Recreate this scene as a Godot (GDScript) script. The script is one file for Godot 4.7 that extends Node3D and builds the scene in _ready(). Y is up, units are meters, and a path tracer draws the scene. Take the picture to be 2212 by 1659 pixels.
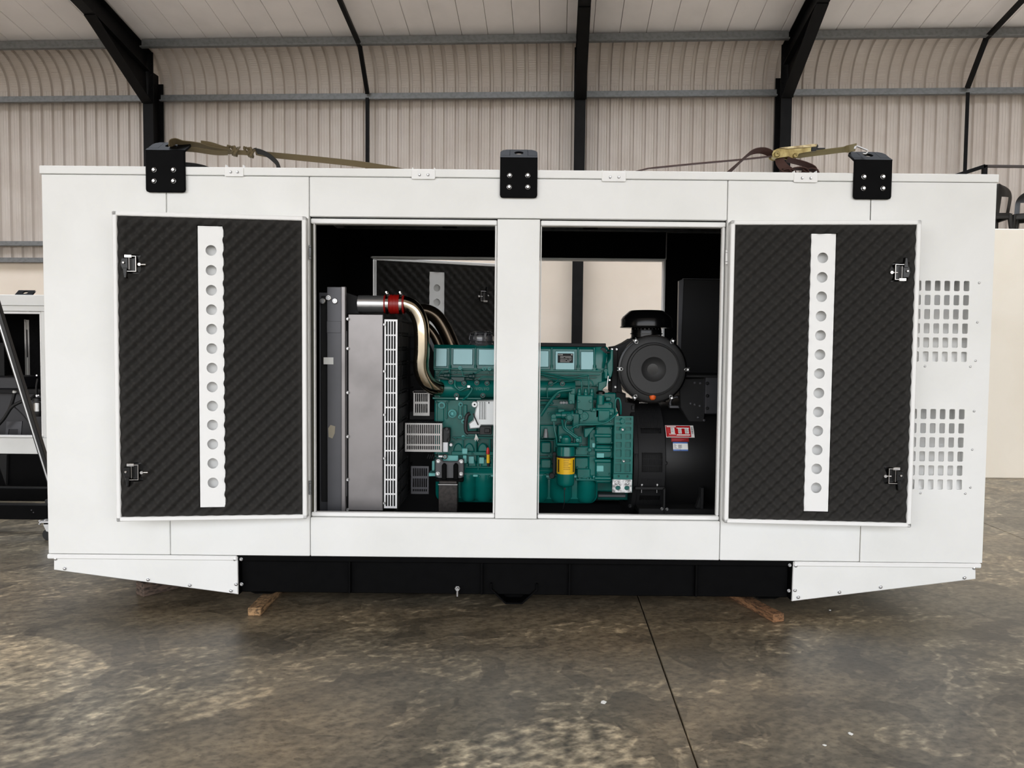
extends Node3D
# A white sound-proof generator canopy with its doors open, standing on timber in a warehouse.
# World: x right, y up, z towards the photographer; the canopy's front face is the plane z = 0.

const IW := 2212.0
const IH := 1659.0
const FOC := 1660.0
const EYE := Vector3(-0.0175, 1.40, 3.974)
const PITCH := -0.04714
const YAW := 0.0015
const ROLL := 0.00968
const WALL_Z := -7.5      # the back wall crosses x = 0 here
const WALL_TURN := -0.055 # and is turned a little, nearer on the right

var cam_basis: Basis
var M := {}
var used := {}

# ---------------------------------------------------------------- mesh collector
class Sh:
	var v := PackedVector3Array()
	var n := PackedVector3Array()
	var u := PackedVector2Array()
	func t(a: Vector3, b: Vector3, c: Vector3, na: Vector3, nb: Vector3, nc: Vector3) -> void:
		if (b - a).cross(c - a).dot(na + nb + nc) > 0.0:
			v.append(a); v.append(c); v.append(b)
			n.append(na); n.append(nc); n.append(nb)
		else:
			v.append(a); v.append(b); v.append(c)
			n.append(na); n.append(nb); n.append(nc)
	func q(a: Vector3, b: Vector3, c: Vector3, d: Vector3, m: Vector3) -> void:
		t(a, b, c, m, m, m)
		t(a, c, d, m, m, m)
	func q4(a: Vector3, b: Vector3, c: Vector3, d: Vector3, na: Vector3, nb: Vector3, nc: Vector3, nd: Vector3) -> void:
		t(a, b, c, na, nb, nc)
		t(a, c, d, na, nc, nd)
	# chamfered box
	func box(c: Vector3, s: Vector3, bv := 0.0, b := Basis.IDENTITY) -> void:
		var h := s * 0.5
		bv = minf(bv, minf(h.x, minf(h.y, h.z)) * 0.9)
		for ax in 3:
			var e := Vector3.ZERO; e[ax] = 1.0
			var i := (ax + 1) % 3
			var j := (ax + 2) % 3
			for sg in [-1.0, 1.0]:
				var p := []
				for k in [[-1, -1], [1, -1], [1, 1], [-1, 1]]:
					var w := Vector3.ZERO
					w[ax] = sg * h[ax]; w[i] = k[0] * (h[i] - bv); w[j] = k[1] * (h[j] - bv)
					p.append(c + b * w)
				q(p[0], p[1], p[2], p[3], b * (e * sg))
			if bv > 0.0:
				for si in [-1.0, 1.0]:
					for sj in [-1.0, 1.0]:
						var p2 := []
						for k in [[-1, 0], [1, 0], [1, 1], [-1, 1]]:
							var w := Vector3.ZERO
							w[ax] = k[0] * (h[ax] - bv)
							w[i] = si * (h[i] - (bv if k[1] == 0 else 0.0))
							w[j] = sj * (h[j] - (0.0 if k[1] == 0 else bv))
							p2.append(c + b * w)
						var m := Vector3.ZERO
						m[i] = si; m[j] = sj
						q(p2[0], p2[1], p2[2], p2[3], b * m.normalized())
		if bv > 0.0:
			for sx in [-1.0, 1.0]:
				for sy in [-1.0, 1.0]:
					for sz in [-1.0, 1.0]:
						var g := Vector3(sx, sy, sz)
						var m := (b * g).normalized()
						t(c + b * (g * (h - Vector3(0, bv, bv))), c + b * (g * (h - Vector3(bv, 0, bv))), c + b * (g * (h - Vector3(bv, bv, 0))), m, m, m)
	# surface of revolution: profile of (radius, height) about the y axis of b at o
	func lathe(o: Vector3, b: Basis, pr: Array, seg := 24, a0 := 0.0, a1 := TAU) -> void:
		var k := pr.size()
		var sn := []
		for i in k - 1:
			var d: Vector2 = pr[i + 1] - pr[i]
			sn.append(Vector2(d.y, -d.x).normalized() if d.length() > 1e-7 else Vector2(1, 0))
		for i in k - 1:
			var nlo: Vector2 = sn[i]
			var nhi: Vector2 = sn[i]
			if i > 0 and sn[i - 1].dot(sn[i]) > 0.75: nlo = (sn[i - 1] + sn[i]).normalized()
			if i < k - 2 and sn[i + 1].dot(sn[i]) > 0.75: nhi = (sn[i + 1] + sn[i]).normalized()
			var p0: Vector2 = pr[i]
			var p1: Vector2 = pr[i + 1]
			for s in seg:
				var t0 := lerpf(a0, a1, s / float(seg))
				var t1 := lerpf(a0, a1, (s + 1) / float(seg))
				var c0 := cos(t0); var s0 := sin(t0); var c1 := cos(t1); var s1 := sin(t1)
				var A := o + b * Vector3(p0.x * c0, p0.y, p0.x * s0)
				var B := o + b * Vector3(p0.x * c1, p0.y, p0.x * s1)
				var C := o + b * Vector3(p1.x * c1, p1.y, p1.x * s1)
				var D := o + b * Vector3(p1.x * c0, p1.y, p1.x * s0)
				var nA := b * Vector3(nlo.x * c0, nlo.y, nlo.x * s0)
				var nB := b * Vector3(nlo.x * c1, nlo.y, nlo.x * s1)
				var nC := b * Vector3(nhi.x * c1, nhi.y, nhi.x * s1)
				var nD := b * Vector3(nhi.x * c0, nhi.y, nhi.x * s0)
				if p0.x > 1e-6: t(A, B, C, nA, nB, nC)
				if p1.x > 1e-6: t(A, C, D, nA, nC, nD)
	func cyl(o: Vector3, b: Basis, r: float, h: float, seg := 20, bv := 0.0) -> void:
		if bv > 0.0: lathe(o, b, [Vector2(0, 0), Vector2(r - bv, 0), Vector2(r, bv), Vector2(r, h - bv), Vector2(r - bv, h), Vector2(0, h)], seg)
		else: lathe(o, b, [Vector2(0, 0), Vector2(r, 0), Vector2(r, h), Vector2(0, h)], seg)
	func tube(path: Array, r: float, seg := 10, rr := []) -> void:
		var k := path.size()
		var tg := []
		for i in k:
			tg.append((path[mini(i + 1, k - 1)] - path[maxi(i - 1, 0)]).normalized())
		var up := Vector3.UP if absf(tg[0].y) < 0.9 else Vector3.RIGHT
		var x: Vector3 = tg[0].cross(up).normalized()
		var rings := []
		var norms := []
		for i in k:
			x = (x - tg[i] * x.dot(tg[i])).normalized()
			var y: Vector3 = tg[i].cross(x)
			var ra: float = rr[i] if rr.size() == k else r
			var ring := []
			var nn := []
			for s in seg:
				var a := TAU * s / seg
				var d := x * cos(a) + y * sin(a)
				ring.append(path[i] + d * ra)
				nn.append(d)
			rings.append(ring); norms.append(nn)
		for i in k - 1:
			for s in seg:
				var s2 := (s + 1) % seg
				q4(rings[i][s], rings[i][s2], rings[i + 1][s2], rings[i + 1][s], norms[i][s], norms[i][s2], norms[i + 1][s2], norms[i + 1][s])
		for s in seg:
			var s2 := (s + 1) % seg
			t(path[0], rings[0][s], rings[0][s2], -tg[0], -tg[0], -tg[0])
			t(path[k - 1], rings[k - 1][s], rings[k - 1][s2], tg[k - 1], tg[k - 1], tg[k - 1])
	# flat strap: width along the given sideways vectors, thickness across
	func strap(path: Array, sides: Array, w: float, th: float) -> void:
		var k := path.size()
		var L := []; var R := []; var L2 := []; var R2 := []; var N := []
		for i in k:
			var tgt: Vector3 = (path[mini(i + 1, k - 1)] - path[maxi(i - 1, 0)]).normalized()
			var sd: Vector3 = sides[i] if sides.size() == k else sides[0]
			sd = (sd - tgt * sd.dot(tgt)).normalized()
			var m := tgt.cross(sd).normalized()
			L.append(path[i] - sd * w / 2 + m * th / 2); R.append(path[i] + sd * w / 2 + m * th / 2)
			L2.append(path[i] - sd * w / 2 - m * th / 2); R2.append(path[i] + sd * w / 2 - m * th / 2)
			N.append(m)
		for i in k - 1:
			q4(L[i], R[i], R[i + 1], L[i + 1], N[i], N[i], N[i + 1], N[i + 1])
			q4(L2[i], R2[i], R2[i + 1], L2[i + 1], -N[i], -N[i], -N[i + 1], -N[i + 1])
			q(L[i], L2[i], L2[i + 1], L[i + 1], (L[i] - R[i]).normalized())
			q(R[i], R2[i], R2[i + 1], R[i + 1], (R[i] - L[i]).normalized())
		q(L[0], R[0], R2[0], L2[0], (path[0] - path[1]).normalized())
		q(L[k - 1], R[k - 1], R2[k - 1], L2[k - 1], (path[k - 1] - path[k - 2]).normalized())
	# prism: polygon in x,y from z0 (back) to z1 (front), chamfer bv on the front rim
	func prism(poly: PackedVector2Array, z0: float, z1: float, bv := 0.0, o := Vector3.ZERO, b := Basis.IDENTITY) -> void:
		var k := poly.size()
		var ar := 0.0
		for i in k: ar += poly[i].cross(poly[(i + 1) % k])
		if ar < 0.0: poly.reverse()
		var en := []
		for i in k:
			var d := poly[(i + 1) % k] - poly[i]
			en.append(Vector2(d.y, -d.x).normalized())
		var inn := PackedVector2Array()
		for i in k:
			var a: Vector2 = en[(i + k - 1) % k]
			var c: Vector2 = en[i]
			var m := (a + c).normalized()
			inn.append(poly[i] - m * (bv / maxf(0.3, m.dot(c))))
		var tri := Geometry2D.triangulate_polygon(inn)
		var f := func(p: Vector2, z: float) -> Vector3: return o + b * Vector3(p.x, p.y, z)
		var fz := b * Vector3(0, 0, 1)
		for i in range(0, tri.size(), 3):
			t(f.call(inn[tri[i]], z1), f.call(inn[tri[i + 1]], z1), f.call(inn[tri[i + 2]], z1), fz, fz, fz)
		var tri2 := Geometry2D.triangulate_polygon(poly)
		for i in range(0, tri2.size(), 3):
			t(f.call(poly[tri2[i]], z0), f.call(poly[tri2[i + 1]], z0), f.call(poly[tri2[i + 2]], z0), -fz, -fz, -fz)
		for i in k:
			var j := (i + 1) % k
			var nm: Vector2 = en[i]
			var na := nm; var nb := nm
			if en[(i + k - 1) % k].dot(nm) > 0.85: na = (en[(i + k - 1) % k] + nm).normalized()
			if en[j].dot(nm) > 0.85: nb = (en[j] + nm).normalized()
			var NA := b * Vector3(na.x, na.y, 0); var NB := b * Vector3(nb.x, nb.y, 0)
			q4(f.call(poly[i], z0), f.call(poly[j], z0), f.call(poly[j], z1 - bv), f.call(poly[i], z1 - bv), NA, NB, NB, NA)
			if bv > 0.0:
				q4(f.call(poly[i], z1 - bv), f.call(poly[j], z1 - bv), f.call(inn[j], z1), f.call(inn[i], z1), (NA + fz).normalized(), (NB + fz).normalized(), (NB + fz).normalized(), (NA + fz).normalized())
	# one cell of a perforated plate: rectangle with a hole, front at z1, back at z0
	func hole(x0: float, y0: float, x1: float, y1: float, hx: float, hy: float, hw: float, hh: float, rad: float, z0: float, z1: float, o := Vector3.ZERO, b := Basis.IDENTITY, ns := 3) -> void:
		var inner := []
		var outer := []
		rad = minf(rad, minf(hw, hh))
		var corners := [[1, 1], [-1, 1], [-1, -1], [1, -1]]
		var oc := [Vector2(x1, y1), Vector2(x0, y1), Vector2(x0, y0), Vector2(x1, y0)]
		for ci in 4:
			var s: Array = corners[ci]
			var cc := Vector2(hx + s[0] * (hw - rad), hy + s[1] * (hh - rad))
			for i in ns + 1:
				var a := ci * PI / 2 + (i / float(ns)) * PI / 2
				inner.append(cc + Vector2(cos(a), sin(a)) * rad)
				outer.append(oc[ci])
		var k := inner.size()
		var fz := b * Vector3(0, 0, 1)
		for i in k:
			var j := (i + 1) % k
			for zz in [[z1, fz], [z0, -fz]]:
				var A := o + b * Vector3(inner[i].x, inner[i].y, zz[0]); var B := o + b * Vector3(inner[j].x, inner[j].y, zz[0])
				var C := o + b * Vector3(outer[j].x, outer[j].y, zz[0]); var D := o + b * Vector3(outer[i].x, outer[i].y, zz[0])
				if outer[i] == outer[j]: t(A, B, C, zz[1], zz[1], zz[1])
				else: q(A, B, C, D, zz[1])
			var e: Vector2 = inner[j] - inner[i]
			if e.length() < 1e-7: continue
			var m := b * Vector3(-e.y, e.x, 0).normalized()
			q(o + b * Vector3(inner[i].x, inner[i].y, z0), o + b * Vector3(inner[j].x, inner[j].y, z0), o + b * Vector3(inner[j].x, inner[j].y, z1), o + b * Vector3(inner[i].x, inner[i].y, z1), m)
	# rectangular plate with a regular grid of holes; xs/ys = hole centres
	func grille(x0: float, y0: float, x1: float, y1: float, xs: Array, ys: Array, hw: float, hh: float, rad: float, z0: float, z1: float, o := Vector3.ZERO, b := Basis.IDENTITY, ns := 3) -> void:
		var bx := [x0]
		for i in xs.size() - 1: bx.append((xs[i] + xs[i + 1]) / 2.0)
		bx.append(x1)
		var by := [y0]
		for i in ys.size() - 1: by.append((ys[i] + ys[i + 1]) / 2.0)
		by.append(y1)
		for i in xs.size():
			for j in ys.size():
				hole(bx[i], by[j], bx[i + 1], by[j + 1], xs[i], ys[j], hw, hh, rad, z0, z1, o, b, ns)
		for e in [[Vector3(x0, y0, 0), Vector3(x1, y0, 0), Vector3(0, -1, 0)], [Vector3(x0, y1, 0), Vector3(x1, y1, 0), Vector3(0, 1, 0)], [Vector3(x0, y0, 0), Vector3(x0, y1, 0), Vector3(-1, 0, 0)], [Vector3(x1, y0, 0), Vector3(x1, y1, 0), Vector3(1, 0, 0)]]:
			q(o + b * (e[0] + Vector3(0, 0, z0)), o + b * (e[1] + Vector3(0, 0, z0)), o + b * (e[1] + Vector3(0, 0, z1)), o + b * (e[0] + Vector3(0, 0, z1)), b * e[2])
	func mesh() -> ArrayMesh:
		var m := ArrayMesh.new()
		var a := []
		a.resize(Mesh.ARRAY_MAX)
		a[Mesh.ARRAY_VERTEX] = v
		a[Mesh.ARRAY_NORMAL] = n
		if u.size() == v.size(): a[Mesh.ARRAY_TEX_UV] = u
		m.add_surface_from_arrays(Mesh.PRIMITIVE_TRIANGLES, a)
		return m

# ---------------------------------------------------------------- naming and placing
func numbered(called: String) -> String:
	if not used.has(called):
		used[called] = 0
		return called
	used[called] += 1
	return "%s_%03d" % [called, used[called]]

func thing(called: String, label: String, category: String, group := "") -> Node3D:
	var o := Node3D.new()
	o.name = numbered(called)
	add_child(o, true)
	tag(o, label, category, group)
	return o

func tag(o: Node, label: String, category := "", group := "", kind := "") -> void:
	o.set_meta("label", label)
	if category: o.set_meta("category", category)
	if group: o.set_meta("group", group)
	if kind: o.set_meta("kind", kind)

func part(called: String, s: Sh, m: Material, parent: Node, label := "") -> MeshInstance3D:
	return inst(called, s.mesh(), m, parent, Transform3D.IDENTITY, label)

func inst(called: String, me: Mesh, m: Material, parent: Node, at := Transform3D.IDENTITY, label := "") -> MeshInstance3D:
	var o := MeshInstance3D.new()
	o.name = numbered(called) if parent == self else called
	o.mesh = me
	o.material_override = m
	o.transform = at
	o.cast_shadow = GeometryInstance3D.SHADOW_CASTING_SETTING_ON
	parent.add_child(o, true)
	if label: o.set_meta("label", label)
	return o

func node(called: String, parent: Node, at := Transform3D.IDENTITY, label := "") -> Node3D:
	var o := Node3D.new()
	o.name = numbered(called) if parent == self else called
	o.transform = at
	parent.add_child(o, true)
	if label: o.set_meta("label", label)
	return o

func structure(o: Node, label: String) -> Node:
	o.set_meta("kind", "structure")
	o.set_meta("label", label)
	return o

# the point of the plane z (world) that the photograph shows at px, py: measurements were taken on the photograph
func at(px: float, py: float, z: float) -> Vector3:
	var d := cam_basis * Vector3((px - IW / 2) / FOC, -(py - IH / 2) / FOC, -1.0)
	return EYE + d * ((z - EYE.z) / d.z)

func ppm(z: float) -> float:
	return FOC / (EYE.z - z)

# level rectangle at depth z measured from two corners: [left, bottom, right, top]
func lvl(x0: float, y0: float, x1: float, y1: float, z: float) -> Array:
	var a := at(x0, (y0 + y1) / 2, z)
	var b := at(x1, (y0 + y1) / 2, z)
	var c := at((x0 + x1) / 2, y0, z)
	var d := at((x0 + x1) / 2, y1, z)
	return [a.x, d.y, b.x, c.y]

# box whose front face fills the measured rectangle at depth z
func pb(s: Sh, x0: float, y0: float, x1: float, y1: float, z: float, deep: float, bv := 0.004) -> void:
	var r := lvl(x0, y0, x1, y1, z)
	s.box(Vector3((r[0] + r[2]) / 2, (r[1] + r[3]) / 2, z - deep / 2), Vector3(r[2] - r[0], r[3] - r[1], deep), bv)

# cylinder with its axis towards the viewer, front at z
func pc(s: Sh, x: float, y: float, r: float, z: float, deep: float, seg := 16, bv := 0.0) -> void:
	s.cyl(at(x, y, z) + Vector3(0, 0, -deep), FRONT, r / ppm(z), deep, seg, bv)

# ring with its axis towards the viewer
func pr(s: Sh, x: float, y: float, r: float, ri: float, z: float, deep: float, seg := 20) -> void:
	var k := 1.0 / ppm(z)
	s.lathe(at(x, y, z) + Vector3(0, 0, -deep), FRONT, [Vector2(r * k, 0), Vector2(r * k, deep * 0.8), Vector2(r * k - deep * 0.2, deep), Vector2(ri * k, deep), Vector2(ri * k, deep * 0.1), Vector2(0, deep * 0.1)], seg)

# pipe through measured points [px, py, z], rounded
func pt(s: Sh, pts: Array, r: float, seg := 8, sub := 5) -> void:
	var c := []
	for p in pts: c.append(at(p[0], p[1], p[2]))
	s.tube(smooth(c, sub), r, seg)

func smooth(p: Array, sub := 5) -> Array:
	if p.size() < 3: return p
	var out := []
	for i in p.size() - 1:
		var a: Vector3 = p[maxi(i - 1, 0)]
		var b: Vector3 = p[i]
		var c: Vector3 = p[i + 1]
		var d: Vector3 = p[mini(i + 2, p.size() - 1)]
		for k in sub:
			out.append(b.cubic_interpolate(c, a, d, k / float(sub)))
	out.append(p[p.size() - 1])
	return out

func ppoly(pts: Array, z: float) -> PackedVector2Array:
	var o := PackedVector2Array()
	for p in pts:
		var w := at(p[0], p[1], z)
		o.append(Vector2(w.x, w.y))
	return o

func rrect(x0: float, y0: float, x1: float, y1: float, r: float, seg := 4) -> PackedVector2Array:
	var o := PackedVector2Array()
	var cs := [[x1 - r, y1 - r, 0.0], [x0 + r, y1 - r, PI / 2], [x0 + r, y0 + r, PI], [x1 - r, y0 + r, PI * 1.5]]
	for c in cs:
		for i in seg + 1:
			var a: float = c[2] + i * PI / 2 / seg
			o.append(Vector2(c[0] + cos(a) * r, c[1] + sin(a) * r))
	return o

const FRONT := Basis(Vector3(1, 0, 0), Vector3(0, 0, 1), Vector3(0, -1, 0))  # local y towards the viewer
const ALONG := Basis(Vector3(0, -1, 0), Vector3(1, 0, 0), Vector3(0, 0, 1))  # local y to the right

func bolt_mesh(r: float, h: float) -> ArrayMesh:
	var key := "bolt%f_%f" % [r, h]
	if not M.has(key):
		var s := Sh.new()
		s.lathe(Vector3.ZERO, FRONT, [Vector2(0, -0.002), Vector2(r * 1.45, -0.002), Vector2(r * 1.45, h * 0.25), Vector2(r * 1.3, h * 0.3)], 14)
		s.lathe(Vector3.ZERO, FRONT, [Vector2(r * 1.02, h * 0.25), Vector2(r * 1.02, h * 0.85), Vector2(r * 0.8, h), Vector2(0, h)], 6)
		M[key] = s.mesh()
	return M[key]

# ---------------------------------------------------------------- materials
func mat(c: Color, rough := 0.5, metal := 0.0, spec := 0.5) -> StandardMaterial3D:
	var m := StandardMaterial3D.new()
	m.albedo_color = c
	m.roughness = rough
	m.metallic = metal
	m.metallic_specular = spec
	return m

func worn(m: StandardMaterial3D, lo: float, freq: float, size: float, sd: int, tint := Color.WHITE) -> StandardMaterial3D:
	# faint uneven tone of paint, plaster or metal, laid on from all sides
	var nz := FastNoiseLite.new()
	nz.seed = sd
	nz.frequency = freq
	nz.fractal_octaves = 5
	var g := Gradient.new()
	g.offsets = PackedFloat32Array([0.0, 0.45, 0.7, 1.0])
	g.colors = PackedColorArray([tint * lo, tint.lerp(Color.WHITE, 0.5) * lerpf(lo, 1.0, 0.75), Color.WHITE, Color.WHITE])
	for i in 4:
		var c := g.get_color(i); c.a = 1.0; g.set_color(i, c)
	var tx := NoiseTexture2D.new()
	tx.width = 512; tx.height = 512
	tx.seamless = true
	tx.noise = nz
	tx.color_ramp = g
	m.albedo_texture = tx
	m.uv1_triplanar = true
	m.uv1_world_triplanar = true
	m.uv1_scale = Vector3.ONE / size
	return m

func grain(m: StandardMaterial3D, depth_cm: float, freq: float, size: float, sd: int) -> StandardMaterial3D:
	var nz := FastNoiseLite.new()
	nz.seed = sd
	nz.frequency = freq
	nz.fractal_octaves = 4
	var tx := NoiseTexture2D.new()
	tx.width = 256; tx.height = 256
	tx.seamless = true
	tx.noise = nz
	m.heightmap_enabled = true
	m.heightmap_texture = tx
	m.heightmap_scale = depth_cm
	m.uv1_triplanar = true
	m.uv1_world_triplanar = true
	m.uv1_scale = Vector3.ONE / size
	return m

func _ready() -> void:
	# camera
	cam_basis = Basis(Vector3.UP, YAW) * Basis(Vector3.RIGHT, PITCH) * Basis(Vector3.BACK, ROLL)
	var cam := Camera3D.new()
	cam.name = "camera"
	cam.fov = rad_to_deg(2.0 * atan(IH / 2.0 / FOC))
	cam.near = 0.05
	cam.far = 200.0
	cam.transform = Transform3D(cam_basis, EYE)
	add_child(cam)
	cam.current = true
	# overcast sky: it comes in through the wide doorway behind the photographer and the roof lights
	var sm := ProceduralSkyMaterial.new()
	sm.sky_top_color = Color(0.93, 0.955, 1.0)
	sm.sky_horizon_color = Color(1.0, 0.99, 0.97)
	sm.ground_horizon_color = Color(0.62, 0.60, 0.56)
	sm.ground_bottom_color = Color(0.55, 0.53, 0.50)
	var sky := Sky.new()
	sky.sky_material = sm
	var env := Environment.new()
	env.background_mode = Environment.BG_SKY
	env.sky = sky
	env.tonemap_mode = Environment.TONE_MAPPER_LINEAR
	env.tonemap_exposure = 4.0
	env.sdfgi_enabled = true
	env.ssao_enabled = true
	env.ssil_enabled = true
	var we := WorldEnvironment.new()
	we.name = "world"
	we.environment = env
	add_child(we)

	materials()
	building()
	skid()
	canopy()
	radiator()
	engine_body()
	engine_left()
	engine_right()
	alternator()
	air_cleaner()
	charge_pipes()
	straps()
	timbers()
	far_generator()
	hoist()
	loft()
	scraps()

func materials() -> void:
	M.white = worn(mat(Color(0.930, 0.931, 0.921), 0.42), 0.975, 0.008, 2.6, 3, Color(0.995, 0.995, 0.99))
	M.white_plain = mat(Color(0.945, 0.944, 0.936), 0.4)
	M.black = worn(mat(Color(0.035, 0.035, 0.038), 0.5, 0.0, 0.15), 0.8, 0.02, 0.9, 5)
	M.black_matt = mat(Color(0.05, 0.05, 0.052), 0.8)
	M.black_gloss = mat(Color(0.03, 0.03, 0.032), 0.2, 0.0, 0.4)
	M.black_soft = mat(Color(0.115, 0.115, 0.118), 0.6, 0.0, 0.35)
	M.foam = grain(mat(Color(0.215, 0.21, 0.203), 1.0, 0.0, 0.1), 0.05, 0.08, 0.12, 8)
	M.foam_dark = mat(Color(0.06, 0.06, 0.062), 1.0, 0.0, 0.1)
	M.steel = mat(Color(0.72, 0.72, 0.72), 0.32, 1.0)
	M.zinc = mat(Color(0.82, 0.82, 0.82), 0.3, 0.9)
	M.chrome = mat(Color(0.72, 0.71, 0.70), 0.16, 1.0)
	M.olive_dark = mat(Color(0.24, 0.235, 0.19), 0.8)
	M.tape = mat(Color(0.60, 0.57, 0.50), 0.8)
	M.bright_pipe = mat(Color(0.80, 0.75, 0.66), 0.13, 1.0)
	M.cast_alu = mat(Color(0.75, 0.75, 0.76), 0.42, 0.6)
	M.ecu = mat(Color(0.86, 0.87, 0.87), 0.4, 0.35)
	M.galv = worn(mat(Color(0.52, 0.53, 0.535), 0.45, 0.5), 0.85, 0.03, 1.2, 14)
	M.frame_black = worn(mat(Color(0.06, 0.06, 0.063), 0.5, 0.0, 0.25), 0.7, 0.015, 1.4, 17)
	M.grey_paint = worn(mat(Color(0.55, 0.535, 0.535), 0.28, 0.5), 0.86, 0.006, 1.4, 19)
	M.graphite = worn(mat(Color(0.33, 0.33, 0.345), 0.38, 0.4), 0.88, 0.006, 1.4, 20)
	M.guard = mat(Color(0.66, 0.65, 0.64), 0.4, 0.4)
	M.guard_white = mat(Color(0.86, 0.86, 0.86), 0.4, 0.2)
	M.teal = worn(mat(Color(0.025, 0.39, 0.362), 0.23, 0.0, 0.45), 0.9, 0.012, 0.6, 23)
	M.teal_glint = mat(Color(0.40, 0.68, 0.665), 0.3)  # paler teal: reflected glints painted into bosses, pads, rings and sump rail
	M.red_hose = mat(Color(0.55, 0.06, 0.04), 0.35)
	M.rubber = mat(Color(0.06, 0.06, 0.062), 0.6)
	M.plastic_black = mat(Color(0.09, 0.09, 0.092), 0.5)
	M.orange = mat(Color(0.85, 0.35, 0.08), 0.5)
	M.yellow = mat(Color(0.92, 0.72, 0.08), 0.4)
	M.red = mat(Color(0.75, 0.07, 0.06), 0.4)
	M.white_tag = mat(Color(0.85, 0.85, 0.83), 0.5)
	M.cladding = worn(mat(Color(0.825, 0.79, 0.757), 0.34, 0.0), 0.95, 0.008, 4.0, 31, Color(0.985, 0.975, 0.965))
	M.ceiling = worn(mat(Color(0.985, 0.965, 0.955), 0.6), 0.94, 0.006, 3.5, 33)
	M.plaster = worn(mat(Color(0.96, 0.91, 0.85), 0.85), 0.975, 0.006, 4.0, 35, Color(0.99, 0.985, 0.975))
	M.plaster_office = worn(mat(Color(0.99, 0.96, 0.90), 0.85), 0.98, 0.006, 4.0, 36, Color(0.995, 0.99, 0.98))
	M.dark_gap = mat(Color(0.10, 0.095, 0.085), 0.9)
	M.web_olive = grain(mat(Color(0.38, 0.325, 0.22), 0.85), 0.08, 0.2, 0.05, 41)
	M.web_brown = grain(mat(Color(0.27, 0.17, 0.14), 0.8), 0.08, 0.2, 0.05, 42)
	M.brass = worn(mat(Color(0.66, 0.60, 0.40), 0.42, 0.55), 0.8, 0.012, 0.4, 43, Color(0.85, 0.8, 0.7))
	M.wood = wood(Color(0.66, 0.54, 0.40), 51)
	M.wood_dark = wood(Color(0.40, 0.345, 0.31), 52)
	M.chair = mat(Color(0.09, 0.085, 0.08), 0.3)
	M.teal_dark = mat(Color(0.03, 0.20, 0.19), 0.4)
	M.teal_sky_sheen = mat(Color(0.36, 0.55, 0.55), 0.22, 0.15, 0.65)  # paler teal paints the sky reflection into the rocker cover panels
	M.film = mat(Color(0.25, 0.25, 0.26), 0.2, 0.0, 0.7)
	M.mount_grey = mat(Color(0.28, 0.28, 0.29), 0.45)
	M.mount_steel = worn(mat(Color(0.20, 0.18, 0.17), 0.4, 0.4), 0.6, 0.02, 0.3, 61)
	M.bare = worn(mat(Color(0.85, 0.85, 0.85), 0.35, 0.6), 0.35, 0.012, 0.2, 62)
	M.alternator = mat(Color(0.09, 0.09, 0.092), 0.42, 0.0, 0.4)
	M.graphite_dark = mat(Color(0.20, 0.20, 0.215), 0.5)
	M.rubber_grey = grain(mat(Color(0.15, 0.15, 0.15), 0.6), 0.02, 0.2, 0.06, 63)
	M.stub = mat(Color(0.80, 0.80, 0.80), 0.3, 0.9)
	M.bronze = mat(Color(0.30, 0.26, 0.215), 0.17, 0.9)
	M.web_dark = grain(mat(Color(0.10, 0.095, 0.08), 0.85), 0.08, 0.2, 0.05, 64)
	M.web_yellow = grain(mat(Color(0.47, 0.42, 0.27), 0.8), 0.08, 0.2, 0.05, 65)
	M.brass_pale = worn(mat(Color(0.80, 0.74, 0.58), 0.45, 0.4), 0.75, 0.012, 0.3, 66, Color(0.85, 0.78, 0.7))
	M.wood_red = wood(Color(0.56, 0.42, 0.30), 53)
	M.foam_dim = mat(Color(0.10, 0.10, 0.10), 1.0, 0.0, 0.1)
	M.rail_brown = mat(Color(0.24, 0.21, 0.20), 0.5)
	M.floor = floor_material()
	M.paper = mat(Color(0.9, 0.9, 0.88), 0.8)

func wood(c: Color, sd: int) -> StandardMaterial3D:
	var m := mat(c, 0.85)
	var nz := FastNoiseLite.new()
	nz.seed = sd
	nz.frequency = 0.02
	nz.fractal_octaves = 4
	var im := Image.create(256, 256, false, Image.FORMAT_RGB8)
	for y in 256:
		for x in 256:
			var a := nz.get_noise_2d(x * 0.8, y * 2.0)
			var b := nz.get_noise_2d(x * 3.0 + 90.0, y * 5.0)
			var k := clampf(0.86 + a * 0.5 + b * 0.35, 0.35, 1.0)
			im.set_pixel(x, y, Color(k, k * 0.97, k * 0.93))
	m.albedo_texture = ImageTexture.create_from_image(im)
	m.uv1_triplanar = true
	m.uv1_scale = Vector3(4.0, 4.0, 2.0)
	return m

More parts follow.
